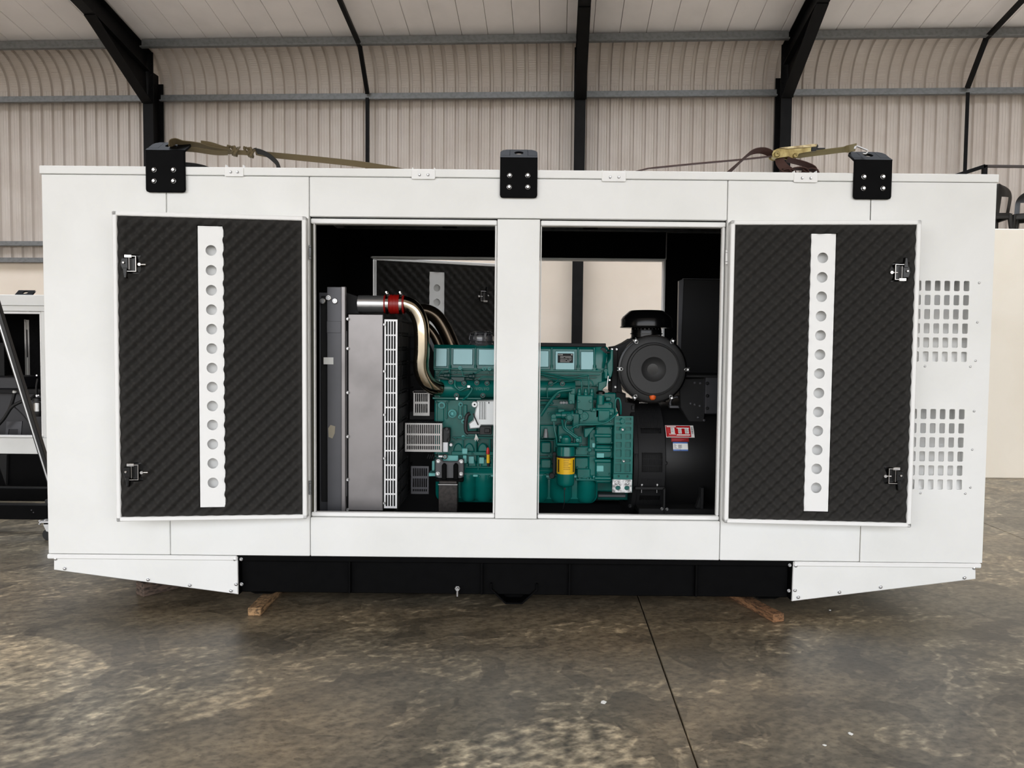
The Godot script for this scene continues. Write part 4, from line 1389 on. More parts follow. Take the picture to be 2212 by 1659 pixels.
	mf.lathe(m0, ALONG, [Vector2(0, 0), Vector2(rad * 1.05, 0), Vector2(rad * 1.05, 0.02), Vector2(rad, 0.024), Vector2(rad, m1.x - m0.x), Vector2(0, m1.x - m0.x)], 36)
	part("intake_manifold", mf, M.teal, o)
	for e in [[974, 825], [1002, 828], [1030, 827], [1052, 828], [1190, 829], [1215, 829], [986, 854], [1043, 854], [1205, 853]]:
		var nt := Sh.new()
		# scooped bolt recess: dark cup with the bolt head in it
		pr(nt, e[0], e[1], 6.4, 5.4, -0.424, 0.045, 18)
		part("bolt_recess", nt, M.teal_dark, o)
		var nb := Sh.new()
		pc(nb, e[0], e[1] - 1, 3.0, -0.426, 0.03, 6, 0.001)
		part("manifold_bolt", nb, M.teal, o)
	emboss("VOLVO", 1042, 840, 0.0175, -0.47 + rad - 0.001, M.teal, o)
	var gk := Sh.new()
	pb(gk, 946, 819, 951, 858, -0.43, 0.09, 0.002)
	part("manifold_flange", gk, M.teal, o)

func emboss(txt: String, px: float, py: float, h: float, z: float, m: Material, parent: Node, called := "lettering") -> void:
	var t := TextMesh.new()
	var f := SystemFont.new()
	f.font_names = PackedStringArray(["Droid Sans"])
	f.font_weight = 700
	t.font = f
	t.text = txt
	t.font_size = 64
	t.pixel_size = h / 46.0
	t.depth = 0.003
	t.curve_step = 2.0
	inst(called, t, m, parent, Transform3D(Basis.IDENTITY, at(px, py, z)))

func engine_left() -> void:
	var o := eng
	# front casing with ringed bosses
	var s := Sh.new()
	pb(s, 938, 862, 1032, 1000, -0.50, 0.10, 0.008)
	pb(s, 934, 858, 1040, 863, -0.47, 0.10, 0.003)
	pb(s, 944, 869, 959, 912, -0.490, 0.04, 0.004)
	pb(s, 963, 868, 967, 905, -0.488, 0.04, 0.003)
	pb(s, 990, 874, 998, 906, -0.488, 0.04, 0.003)
	pb(s, 1001, 874, 1009, 900, -0.480, 0.04, 0.004)
	s.prism(ppoly([[938, 858], [1030, 858], [1034, 850], [935, 851]], -0.46), -0.6, -0.46, 0.004)
	part("timing_cover", s, M.teal, o)
	for e in [[954, 876, 7.6, 4.6, -0.470], [995, 874, 5.0, 2.2, -0.474], [977, 894, 9.2, 6.2, -0.462], [994, 901, 4.6, 2.0, -0.474], [1002, 911, 5.6, 2.6, -0.474], [1001, 945, 4.8, 2.4, -0.470]]:
		var g := Sh.new()
		pr(g, e[0], e[1], e[2], e[3], e[4], 0.035, 24)
		part("boss", g, M.teal_glint, o)
	var ball := Sh.new()
	pc(ball, 977, 894, 5.4, -0.466, 0.03, 20, 0.010)
	part("core_plug", ball, M.teal_glint, o)
	# lower casting: belt, arched bays and pads
	var b := Sh.new()
	pb(b, 978, 944, 1100, 948, -0.468, 0.08, 0.003)
	pb(b, 975, 976, 1100, 984, -0.468, 0.08, 0.003)
	for x in [1000.0, 1028.0, 1058.0, 1090.0]:
		pb(b, x - 1.6, 946, x + 1.6, 978, -0.474, 0.07, 0.003)
		pb(b, x - 1.6 + 5, 984, x + 1.6 + 5, 1026, -0.474, 0.07, 0.003)
	pb(b, 1000, 1008, 1100, 1011, -0.474, 0.05, 0.002)
	for x in [990.0, 1014.0, 1043.0, 1074.0]:
		# shallow arch: half disc standing proud at the bay's foot
		var pts := []
		for i in 13:
			var a := PI * i / 12.0
			pts.append([x + 11 * cos(a), 976 - 19 * sin(a)])
		b.prism(ppoly(pts, -0.49), -0.55, -0.487, 0.006)
		var pts2 := []
		for i in 13:
			var a := PI * i / 12.0
			pts2.append([x + 6 + 10 * cos(a), 1009 - 20 * sin(a)])
		b.prism(ppoly(pts2, -0.49), -0.55, -0.484, 0.008)
	part("crankcase_ribs", b, M.teal, o)
	for e in [[998, 969, 1010, 981, -0.452], [1000, 984, 1008, 1001, -0.452], [1012, 986, 1024, 1002, -0.478], [1034, 988, 1046, 1002, -0.478], [957, 984, 990, 997, -0.456], [933, 996, 939, 1017, -0.456]]:
		var pd := Sh.new()
		pb(pd, e[0], e[1], e[2], e[3], e[4], 0.04, 0.003)
		part("machined_pad", pd, M.teal_glint, o)
	for e in [[942, 868, -0.49], [1028, 868, -0.49], [942, 950, -0.49], [942, 985, -0.49], [1034, 955, -0.46], [1060, 990, -0.46], [960, 949, -0.46], [985, 948, -0.46], [1020, 980, -0.46], [1050, 980, -0.46], [948, 804, -0.5], [985, 805, -0.495], [1020, 806, -0.495], [1056, 806, -0.495], [1012, 1029, -0.435], [1036, 1029, -0.435], [1058, 1029, -0.435], [968, 868, -0.46]]:
		inst("bolt", bolt_mesh(0.0048, 0.010), M.teal, o, Transform3D(Basis.IDENTITY, at(e[0], e[1], e[2])))
	# fuel lines and hoses
	var t := Sh.new()
	pt(t, [[946, 813, -0.46], [956, 800, -0.46], [970, 797, -0.46], [990, 796, -0.46], [998, 803, -0.46], [1000, 812, -0.46]], 0.0035, 6)
	pt(t, [[1001, 814, -0.455], [1018, 810, -0.455], [1038, 800, -0.455], [1047, 796, -0.455]], 0.0045, 6)
	pt(t, [[1034, 820, -0.44], [1042, 815, -0.44], [1064, 815, -0.44], [1085, 812, -0.44]], 0.0045, 6)
	pt(t, [[971, 790, -0.47], [971, 810, -0.47], [973, 822, -0.46]], 0.0055, 6)
	pt(t, [[983, 822, -0.40], [984, 835, -0.39], [994, 843, -0.39], [1006, 838, -0.39], [1016, 836, -0.39], [1020, 842, -0.39], [1010, 856, -0.40], [1000, 864, -0.42]], 0.0065, 8)
	part("fuel_lines", t, M.teal, o)
	var hz := Sh.new()
	for e in [[960, 811], [1014, 813]]:
		var w := at(e[0], e[1], -0.44)
		hz.lathe(w + Vector3(-0.025, 0, 0), ALONG, [Vector2(0, 0), Vector2(0.008, 0), Vector2(0.009, 0.02), Vector2(0.014, 0.024), Vector2(0.014, 0.04), Vector2(0.018, 0.044), Vector2(0.018, 0.055), Vector2(0, 0.055)], 16)
	pb(hz, 974, 814, 1004, 825, -0.44, 0.03, 0.003)
	part("injector_caps", hz, M.teal_dark, o)
	for e in [[994, 795], [1046, 797], [1058, 797]]:
		var g := Sh.new()
		pr(g, e[0], e[1], 4.0, 2.0, -0.445, 0.02, 16)
		part("banjo_ring", g, M.teal_glint, o)
	var cl := Sh.new()
	pb(cl, 1009, 832, 1016, 838, -0.372, 0.015, 0.002)
	pb(cl, 984, 858, 990, 864, -0.42, 0.015, 0.002)
	part("hose_clip", cl, M.zinc, o)
	# control unit: ribbed silver case with plugs
	var e := Sh.new()
	e.prism(ppoly([[1030, 866], [1096, 864], [1096, 919], [1040, 919], [1037, 925], [1014, 927], [1012, 915], [1022, 908], [1028, 880]], -0.40), -0.46, -0.40, 0.006)
	pc(e, 1025, 874, 6.5, -0.385, 0.06, 18, 0.003)
	for i in 6: pb(e, 1034.5 + i * 2.6, 869, 1036 + i * 2.6, 906, -0.392, 0.01, 0.001)
	part("control_unit", e, M.ecu, o, "silver ribbed engine control unit")
	var ek := Sh.new()
	pc(ek, 1025, 874, 2.0, -0.382, 0.01, 10)
	for i in 3: pb(ek, 1035.8 + i * 5.2, 868, 1036.6 + i * 5.2, 906, -0.3935, 0.004, 0.0)
	pb(ek, 1055, 868, 1057, 872, -0.397, 0.01, 0.0)
	part("case_shadow_gaps", ek, M.black_matt, o)
	var pk := Sh.new()
	pb(pk, 1036, 921, 1062, 939, -0.37, 0.05, 0.003)
	pb(pk, 1046, 926, 1058, 935, -0.355, 0.03, 0.003)
	pb(pk, 1008, 932, 1040, 938, -0.38, 0.03, 0.004)
	pt(pk, [[1012, 936, -0.385], [1007, 932, -0.385], [1006, 915, -0.385], [1009, 898, -0.385], [1015, 893, -0.39]], 0.011, 8)
	pt(pk, [[1022, 893, -0.385], [1027, 905, -0.38], [1033, 918, -0.38]], 0.004, 6)
	part("wiring_plug", pk, M.plastic_black, o)
	var tw := Sh.new()
	for i in 5: pt(tw, [[1028, 938, -0.35], [1029 + i - 2, 944, -0.345], [1029 + (i - 2) * 2.2, 950 + (i % 2) * 3, -0.345]], 0.0022, 5)
	part("cable_ties", tw, M.white_tag, o)
	# dipstick: red grip, yellow sleeve
	var d := Sh.new()
	d.lathe(at(1054, 981, -0.36), Basis.IDENTITY, [Vector2(0, 0), Vector2(0.010, 0.002), Vector2(0.010, 0.022), Vector2(0.005, 0.038), Vector2(0, 0.038)], 12)
	part("dipstick_grip", d, M.red, o, "red dipstick grip")
	var d2 := Sh.new()
	d2.lathe(at(1054.5, 1000, -0.36), Basis.IDENTITY, [Vector2(0, 0), Vector2(0.0095, 0.0), Vector2(0.0095, 0.048), Vector2(0, 0.05)], 12)
	part("dipstick_sleeve", d2, M.yellow, o, "yellow dipstick sleeve")
	var d3 := Sh.new()
	d3.cyl(at(1054.5, 1008, -0.36), Basis.IDENTITY, 0.007, 0.025, 10)
	part("dipstick_tube", d3, M.rubber, o)
	# engine mount: dark plate with two gussets over a steel pedestal
	var m := Sh.new()
	m.prism(ppoly([[940, 992], [953, 992], [957, 997], [987, 997], [991, 992], [1002, 992], [1002, 1029], [994, 1036], [950, 1036], [940, 1029]], -0.40), -0.43, -0.40, 0.005)
	part("mount_plate", m, M.mount_grey, o, "dark grey engine mount plate")
	var mg := Sh.new()
	for x in [959.5, 984.5]:
		mg.prism(ppoly([[x - 5, 1005], [x - 2, 1001], [x + 2, 1001], [x + 5, 1005], [x + 5, 1036], [x - 5, 1036]], -0.385), -0.41, -0.375, 0.003)
	pb(mg, 941, 1033, 1001, 1041, -0.39, 0.08, 0.004)
	part("mount_gussets", mg, M.black, o)
	for p in [[946.5, 996.5], [996.5, 997], [945.5, 1023.5], [996, 1024]]:
		inst("bolt", bolt_mesh(0.0085, 0.012), M.zinc, o, Transform3D(Basis.IDENTITY, at(p[0], p[1], -0.397)))
	var pe := Sh.new()
	pb(pe, 948, 1039, 987, 1045, -0.375, 0.09, 0.003)
	pb(pe, 947, 1047, 988, 1106, -0.36, 0.10, 0.003)
	part("mount_pedestal", pe, M.mount_steel, o)
	var pe2 := Sh.new()
	pb(pe2, 946, 1046, 988.5, 1048, -0.355, 0.10, 0.001)
	part("pedestal_edge", pe2, M.steel, o)
	# slotted pulley guards
	var g1 := Sh.new()
	slots(g1, 875, 914, 955, 976, -0.40, 18, 880, 949, 1.25, [[917, 937], [940, 960], [962.5, 971.5]], 0.003, 1.2)
	g1.box(at(955, 945, -0.44) + Vector3(0.0, 0, 0), Vector3(0.003, 0.155, 0.08), 0.0)
	part("pulley_guard", g1, M.guard, o)
	var g1t := Sh.new()
	var ta := at(875, 913, -0.40); var tb := at(955, 913, -0.40)
	for i in 20: g1t.box(Vector3(lerpf(ta.x + 0.006, tb.x - 0.006, i / 19.0), ta.y, -0.50), Vector3(0.005, 0.004, 0.2), 0.0)
	g1t.box(Vector3((ta.x + tb.x) / 2, ta.y, -0.41), Vector3(tb.x - ta.x, 0.004, 0.02), 0.0)
	g1t.box(Vector3((ta.x + tb.x) / 2, ta.y + 0.02, -0.60), Vector3(tb.x - ta.x, 0.05, 0.004), 0.0)
	part("guard_top", g1t, M.black_soft, o)
	var g2 := Sh.new()
	slots(g2, 893, 845, 928, 898, -0.52, 7, 898, 922, 1.3, [[850, 869], [872, 893]], 0.003, 1.2)
	pb(g2, 892, 845, 930, 849, -0.52, 0.12, 0.001)
	part("pulley_guard", g2, M.guard, o)
	var g3 := Sh.new()
	slots(g3, 888, 1007, 926, 1067, -0.52, 8, 893, 921, 1.3, [[1011, 1030], [1033, 1053], [1056, 1063]], 0.003, 1.2)
	part("pulley_guard", g3, M.graphite, o)
	# small charging dynamo and its belt beside the guard
	var al := Sh.new()
	pb(al, 956, 925, 972, 955, -0.43, 0.06, 0.004)
	pc(al, 965, 927, 4, -0.415, 0.03, 12, 0.002)
	pt(al, [[967, 936, -0.40], [968, 945, -0.395], [966, 952, -0.40]], 0.005, 6)
	part("dynamo_back", al, M.plastic_black, o)
	var al2 := Sh.new()
	pb(al2, 956, 955, 968, 977, -0.42, 0.06, 0.003)
	pc(al2, 974, 961, 3.4, -0.42, 0.05, 12, 0.001)
	part("dynamo_case", al2, M.cast_alu, o)
	var belt := Sh.new()
	for i in 5: belt.box(at(925 + i * 4.5, 985 + (i % 2), -0.50), Vector3(0.006, 0.03, 0.03), 0.002, Basis(Vector3.BACK, -0.35))
	part("belt_ribs", belt, M.rubber, o)
	var lk := Sh.new()
	pb(lk, 946, 983, 958, 989, -0.44, 0.03, 0.003)
	pr(lk, 961, 987, 5.5, 2.6, -0.43, 0.03, 18)
	part("idler", lk, M.steel, o)

func engine_right() -> void:
	var o := eng
	# maker's plate on the cover
	var np := Sh.new()
	var q := lvl(1205, 763.5, 1238, 783.5, -0.545)
	np.box(Vector3((q[0] + q[2]) / 2, (q[1] + q[3]) / 2, -0.545), Vector3(q[2] - q[0], q[3] - q[1], 0.003), 0.0)
	part("data_plate", np, M.black_soft, o, "dark data plate with pale print")
	var pl := Sh.new()
	for e in [[1210, 769.5, 1234, 770.2], [1210, 772.2, 1218, 772.9], [1221, 772.2, 1235, 772.9], [1210, 775.5, 1226, 776.2], [1228, 775.5, 1235, 776.2], [1210, 778.6, 1222, 779.3], [1225, 778.6, 1234, 779.3], [1210, 781.2, 1230, 781.9]]:
		pb(pl, e[0], e[1], e[2], e[3], -0.5425, 0.001, 0.0)
	part("plate_print", pl, M.guard, o)
	emboss("VOLVO", 1210.5, 766.2, 0.0065, -0.5435, M.white_tag, o)
	emboss("PE", 1235, 766.2, 0.0065, -0.5435, M.white_tag, o)
	# injection lines sweeping to the pump
	var t := Sh.new()
	pt(t, [[1168, 804, -0.45], [1195, 809, -0.44], [1230, 816, -0.42], [1266, 811, -0.40], [1271, 815, -0.39], [1272, 830, -0.39], [1271, 842, -0.39]], 0.0045, 7)
	pt(t, [[1168, 809, -0.44], [1200, 815, -0.43], [1225, 819, -0.41], [1250, 820, -0.39], [1256, 826, -0.38], [1256, 842, -0.38]], 0.0045, 7)
	pt(t, [[1176, 812, -0.46], [1200, 822, -0.45], [1220, 824, -0.43], [1258, 820, -0.41], [1276, 822, -0.40], [1282, 832, -0.39]], 0.0042, 7)
	pt(t, [[1206, 818, -0.42], [1201, 826, -0.41], [1185, 834, -0.41], [1182, 845, -0.41], [1183, 860, -0.41]], 0.0035, 6)
	pt(t, [[1168, 898, -0.40], [1185, 872, -0.39], [1205, 848, -0.38], [1220, 844, -0.38], [1236, 842, -0.38]], 0.0095, 9)
	pt(t, [[1190, 839, -0.44], [1225, 839, -0.43]], 0.004, 6)
	pt(t, [[1196, 911, -0.36], [1198, 930, -0.35], [1202, 948, -0.35], [1201, 965, -0.36]], 0.0055, 7)
	pt(t, [[1214, 907, -0.37], [1218, 925, -0.35], [1230, 935, -0.34], [1243, 945, -0.34], [1252, 949, -0.35]], 0.0075, 8)
	pt(t, [[1225, 905, -0.36], [1221, 918, -0.35], [1226, 928, -0.345], [1248, 944, -0.345]], 0.0055, 7)
	pt(t, [[1233, 928, -0.34], [1250, 918, -0.33], [1285, 917, -0.33], [1310, 912, -0.34], [1330, 896, -0.36], [1333, 890, -0.37]], 0.0055, 8)
	pt(t, [[1330, 890, -0.40], [1329, 870, -0.40], [1332, 861, -0.40], [1338, 862, -0.40], [1341, 875, -0.40], [1341, 895, -0.41]], 0.0055, 8)
	part("fuel_lines", t, M.teal, o)
	# injection pump: block, delivery valves, governor
	var p := Sh.new()
	pb(p, 1246, 854, 1281, 888, -0.385, 0.09, 0.005)
	for x in [1251.0, 1265.0, 1278.0]:
		var w := at(x, 855, -0.42)
		p.lathe(w + Vector3(0, -0.005, 0), Basis.IDENTITY, [Vector2(0, 0), Vector2(0.014, 0), Vector2(0.014, 0.02), Vector2(0.010, 0.024), Vector2(0.010, 0.04), Vector2(0.007, 0.046), Vector2(0, 0.046)], 10)
	pb(p, 1228, 846, 1242, 873, -0.40, 0.07, 0.004)
	pb(p, 1232, 838, 1243, 852, -0.395, 0.05, 0.004)
	pc(p, 1233, 869, 4, -0.385, 0.03, 14, 0.002)
	pc(p, 1250, 867, 3.2, -0.375, 0.03, 12, 0.002)
	pc(p, 1276, 867, 3.6, -0.375, 0.03, 12, 0.002)
	pb(p, 1242, 884, 1300, 918, -0.40, 0.12, 0.006)
	pc(p, 1262, 899, 10, -0.375, 0.06, 24, 0.004)
	pc(p, 1254, 890, 6, -0.372, 0.05, 18, 0.003)
	pc(p, 1262, 899, 5, -0.368, 0.03, 6, 0.001)
	pc(p, 1256, 908, 3.4, -0.368, 0.03, 10, 0.001)
	pb(p, 1276, 882, 1288, 890, -0.39, 0.06, 0.004)
	part("injection_pump", p, M.teal, o)
	# lift pump and unions
	var lp := Sh.new()
	var w2 := at(1200, 897, -0.39)
	lp.lathe(w2, ALONG, [Vector2(0, 0), Vector2(0.018, 0), Vector2(0.018, 0.03), Vector2(0.024, 0.034), Vector2(0.024, 0.085), Vector2(0.03, 0.088), Vector2(0.03, 0.10), Vector2(0, 0.10)], 16)
	pc(lp, 1230, 902, 9.5, -0.345, 0.05, 6, 0.003)
	pc(lp, 1230, 902, 6.5, -0.335, 0.03, 20, 0.003)
	pc(lp, 1196, 900, 6, -0.36, 0.05, 14, 0.003)
	pb(lp, 1190, 903, 1203, 911, -0.355, 0.03, 0.003)
	pb(lp, 1205, 884, 1220, 893, -0.40, 0.05, 0.004)
	pb(lp, 1237, 893, 1252, 925, -0.385, 0.06, 0.005)
	part("lift_pump", lp, M.teal, o)
	var wg := Sh.new()
	pb(wg, 1209, 868, 1227, 872, -0.41, 0.02, 0.001)
	for x in [1211.0, 1216.0, 1223.0]: pb(wg, x, 867, x + 2.2, 873, -0.40, 0.02, 0.001)
	part("wiring_clip", wg, M.galv, o)
	# engine side: ribs and bays behind the filter
	var b := Sh.new()
	for y in [838.0, 877.0]:
		var b0 := Sh.new()
		pb(b0, 1165, y, 1205, y + 3, -0.47, 0.08, 0.003)
		part("rib", b0, M.teal, o)
	for y in [950.0, 986.0, 1015.0]: pb(b, 1165, y, 1205, y + 3, -0.47, 0.08, 0.003)
	pb(b, 1196, 948, 1200, 1035, -0.465, 0.08, 0.003)
	b.prism(rrect_px(1168, 954, 1191, 980, 5, -0.48), -0.53, -0.478, 0.008)
	b.prism(rrect_px(1168, 992, 1191, 1012, 4, -0.48), -0.53, -0.478, 0.006)
	pb(b, 1166, 1027, 1200, 1036, -0.45, 0.10, 0.004)
	pc(b, 1178, 1029, 5, -0.44, 0.03, 14, 0.002)
	part("crankcase_ribs", b, M.teal, o)
	var cn := Sh.new()
	var cw := at(1179, 945, -0.42)
	cn.lathe(cw, Basis.IDENTITY, [Vector2(0, 0), Vector2(0.016, 0), Vector2(0.010, 0.05), Vector2(0, 0.052)], 14)
	part("sensor", cn, M.galv, o)
	# dark link bar
	var lk := Sh.new()
	pb(lk, 1194, 979, 1201, 1026, -0.40, 0.015, 0.003)
	pc(lk, 1198, 981, 4.5, -0.395, 0.025, 14, 0.002)
	pc(lk, 1192.5, 1028, 6.5, -0.395, 0.03, 18, 0.003)
	part("link_bar", lk, M.rubber, o)
	# fuel filter with its priming pump
	var fx := at(1222, 1000, -0.36)
	var kk := 1.0 / ppm(-0.36)
	var y0 := at(1222, 1049, -0.36).y
	var ytop := at(1222, 964, -0.36).y
	var R := 19.3 * kk
	var f := Sh.new()
	f.lathe(Vector3(fx.x, y0, -0.36), Basis.IDENTITY, [Vector2(0, -0.022), Vector2(0.016, -0.022), Vector2(0.020, -0.004), Vector2(R * 0.8, 0.0), Vector2(R * 0.95, 0.006), Vector2(R, 0.016), Vector2(R, ytop - y0 - 0.012), Vector2(R * 0.93, ytop - y0), Vector2(0, ytop - y0)], 36)
	part("fuel_filter", f, M.teal, o)
	for e in [[983.5, 987.5, M.black_matt, "filter_band"], [987.5, 1022.0, M.yellow, "filter_label"]]:
		var ya := at(1222, e[1], -0.36).y; var yb := at(1222, e[0], -0.36).y
		var l := Sh.new()
		l.lathe(Vector3(fx.x, ya, -0.36), Basis.IDENTITY, [Vector2(R + 0.0004, 0), Vector2(R + 0.0008, 0.0002), Vector2(R + 0.0008, yb - ya - 0.0002), Vector2(R + 0.0004, yb - ya)], 36)
		part(e[3], l, e[2], o)
	var ink := Sh.new()
	for k in 7:
		var ty := at(1222, 991.5 + k * 3.8, -0.31).y
		var ar: float = [0.55, 0.3, 0.25, 0.55, 0.22, 0.4, 0.45][k]
		ink.lathe(Vector3(fx.x, ty, -0.36), Basis.IDENTITY, [Vector2(R + 0.001, 0), Vector2(R + 0.0013, 0.001), Vector2(R + 0.001, 0.002)], 10, PI / 2 - ar, PI / 2 + 0.32)
	for sg in [-1.0, 1.0]:
		ink.lathe(Vector3(fx.x, at(1222, 1018, -0.36).y, -0.36), Basis.IDENTITY, [Vector2(R + 0.001, 0), Vector2(R + 0.0013, 0.001), Vector2(R + 0.0013, 0.07), Vector2(R + 0.001, 0.071)], 4, PI / 2 + sg * 0.85, PI / 2 + sg * 1.05)
	part("label_print", ink, M.black_matt, o)
	var fh := Sh.new()
	pb(fh, 1202, 957, 1252, 964, -0.335, 0.07, 0.006)
	pb(fh, 1244, 943, 1257, 957, -0.35, 0.05, 0.004)
	pb(fh, 1207, 943, 1217, 955, -0.36, 0.04, 0.003)
	pc(fh, 1248, 951, 4.5, -0.335, 0.02, 16, 0.002)
	fh.lathe(at(1222, 958, -0.36), Basis.IDENTITY, [Vector2(0.010, 0), Vector2(0.028, 0.004), Vector2(0.032, 0.018), Vector2(0.030, 0.034), Vector2(0.018, 0.044), Vector2(0.015, 0.048), Vector2(0, 0.05)], 24)
	part("filter_head", fh, M.teal, o)
	for e in [[1211, 945], [1247, 951]]:
		var g := Sh.new()
		pr(g, e[0], e[1], 2.6, 1.4, -0.33, 0.015, 14)
		part("banjo_ring", g, M.teal_glint, o)
	var dn := Sh.new()
	pt(dn, [[1220, 1052, -0.36], [1219, 1066, -0.36], [1219, 1085, -0.36], [1216, 1100, -0.37]], 0.0025, 6)
	pc(dn, 1220, 1056, 2.5, -0.335, 0.03, 10, 0.001)
	part("drain_hose", dn, M.rubber, o)
	# coolant expansion neck and rear gear case
	var gc := Sh.new()
	pb(gc, 1288, 868, 1324, 884, -0.42, 0.16, 0.008)
	pb(gc, 1286, 882, 1328, 920, -0.40, 0.20, 0.006)
	pb(gc, 1292, 886, 1318, 911, -0.39, 0.10, 0.005)
	pc(gc, 1320, 894, 4.2, -0.385, 0.03, 16, 0.004)
	pc(gc, 1319, 910, 3.4, -0.385, 0.03, 14, 0.003)
	gc.cyl(at(1297, 874, -0.40), Basis.IDENTITY, 0.022, 0.055, 18, 0.002)
	pb(gc, 1308, 858, 1320, 866, -0.44, 0.06, 0.004)
	part("gear_case", gc, M.teal, o)
	var cp := Sh.new()
	cp.lathe(at(1297, 851, -0.40), Basis.IDENTITY, [Vector2(0, 0), Vector2(0.025, 0), Vector2(0.025, 0.012), Vector2(0.015, 0.02), Vector2(0, 0.02)], 14)
	part("filler_cap", cp, M.black_gloss, o)
	var fhs := Sh.new()
	pb(fhs, 1286, 920, 1324, 960, -0.42, 0.30, 0.008)
	pb(fhs, 1270, 925, 1290, 1030, -0.44, 0.30, 0.010)
	pb(fhs, 1286, 962, 1324, 990, -0.425, 0.30, 0.008)
	pb(fhs, 1286, 992, 1322, 1044, -0.42, 0.30, 0.008)
	pb(fhs, 1242, 964, 1275, 984, -0.44, 0.2, 0.006)
	pb(fhs, 1242, 988, 1272, 1014, -0.45, 0.2, 0.006)
	pb(fhs, 1246, 1012, 1276, 1034, -0.43, 0.2, 0.006)
	for y in [941.0, 972.0, 995.5, 1033.0]:
		var w := at(1284, y, -0.41)
		fhs.cyl(w, ALONG, 0.011, 0.095, 12, 0.003)
	pb(fhs, 1240, 983, 1284, 986, -0.42, 0.08, 0.002)
	pb(fhs, 1243, 1034, 1322, 1039, -0.41, 0.10, 0.003)
	fhs.prism(ppoly([[1262, 926], [1286, 922], [1268, 945], [1262, 945]], -0.40), -0.46, -0.40, 0.004)
	pc(fhs, 1274, 972, 5, -0.41, 0.04, 14, 0.004)
	for x in [1252.0, 1270.0, 1276.0]: pc(fhs, x, 1034, 2.2, -0.405, 0.03, 10, 0.001)
	part("flywheel_housing", fhs, M.teal, o)
	for e in [[1289, 979, 1305, 989, -0.412], [1289, 1006, 1304, 1019, -0.412], [1279, 957, 1285, 967, -0.43]]:
		var pd := Sh.new()
		pb(pd, e[0], e[1], e[2], e[3], e[4], 0.012, 0.002)
		part("machined_pad", pd, M.teal_glint, o)
	# bracket with cast pockets, its foot scraped to bare metal
	var bz := -0.36
	var bk := Sh.new()
	var rws := [[902, 909], [913, 917], [922, 931], [937, 950], [955, 967], [971, 987], [992, 998], [1002, 1020]]
	slots(bk, 1327, 899, 1367, 1024, bz, 2, 1336.5, 1356.5, 6.4, rws, 0.02, 1.6)
	var r2 := lvl(1325, 1023, 1365, 1064, bz)
	bk.grille(r2[0], at(1345, 1036, bz).y, r2[2], r2[3], [at(1336, 1029, bz).x, at(1355, 1029, bz).x], [at(1345, 1029, bz).y], 2.6 / ppm(bz), 2.6 / ppm(bz), 0.006, bz - 0.02, bz, Vector3.ZERO, Basis.IDENTITY, 4)
	pb(bk, 1327, 899, 1367, 1064, bz - 0.018, 0.012, 0.002)
	pb(bk, 1326, 900, 1330, 1060, bz - 0.004, 0.10, 0.002)
	for e in [[1345, 910], [1345, 928]]: pr(bk, e[0], e[1], 7, 2.3, bz + 0.002, 0.03, 22)
	pc(bk, 1345, 996, 3.0, bz + 0.002, 0.02, 12, 0.001)
	part("pocket_bracket", bk, M.teal, o, "teal cast bracket with two columns of pockets")
	var bf := Sh.new()
	slots(bf, 1323, 1036, 1365, 1064, bz + 0.001, 2, 1335, 1354.5, 6.0, [[1049, 1060]], 0.02, 5.0)
	pr(bf, 1332, 1043, 5.5, 2.0, bz + 0.004, 0.02, 18)
	pr(bf, 1355, 1043.5, 5.5, 2.0, bz + 0.004, 0.02, 18)
	part("bare_foot", bf, M.bare, o, "foot of the bracket scraped to bare metal")
	for e in [[1332, 1043], [1355, 1043.5], [1345, 928], [1347, 996]]:
		inst("bolt", bolt_mesh(0.0055, 0.01), M.zinc, o, Transform3D(Basis.IDENTITY, at(e[0], e[1], bz + 0.002)))
	# rear bracket reaching up to the air cleaner
	var ab := Sh.new()
	ab.prism(ppoly([[1319, 756], [1324, 756], [1324, 800], [1321, 812], [1317, 818], [1312, 806], [1311, 786], [1318, 774]], -0.50), -0.60, -0.49, 0.004)
	ab.prism(ppoly([[1292, 826], [1316, 820], [1312, 832], [1302, 840], [1298, 852], [1291, 852]], -0.52), -0.60, -0.51, 0.004)
	pc(ab, 1309, 801, 4.5, -0.49, 0.04, 14, 0.002)
	ab.cyl(at(1309, 818, -0.50), Basis.IDENTITY, 0.012, 0.05, 14, 0.003)
	part("cleaner_bracket", ab, M.teal, o)
	var rdm := Sh.new()
	pt(rdm, [[1311, 835, -0.49], [1313, 820, -0.49], [1314, 812, -0.49]], 0.004, 6)
	pc(rdm, 1317, 821, 2.2, -0.48, 0.02, 10, 0.001)
	part("bright_stay", rdm, M.zinc, o)
	# bolt heads along the flanges
	for e in [[1290, 925, -0.415], [1320, 925, -0.415], [1290, 956, -0.415], [1321, 956, -0.415], [1320, 966, -0.42], [1320, 987, -0.42], [1290, 1025, -0.415], [1317, 1024, -0.415], [1247, 968, -0.435], [1271, 980, -0.435], [1247, 1010, -0.445], [1268, 1010, -0.445], [1206, 836, -0.5], [1220, 836, -0.5], [1240, 834, -0.5], [1258, 833, -0.5], [1276, 833, -0.5], [1290, 833, -0.5], [1250, 885, -0.38], [1277, 885, -0.38], [1294, 872, -0.415], [1318, 872, -0.415], [1206, 892, -0.42], [1185, 893, -0.42], [1172, 945, -0.45], [1186, 985, -0.45], [1230, 930, -0.42], [1238, 945, -0.42], [1256, 962, -0.43], [1280, 948, -0.425]]:
		inst("bolt", bolt_mesh(0.0048, 0.010), M.teal, o, Transform3D(Basis.IDENTITY, at(e[0], e[1], e[2])))
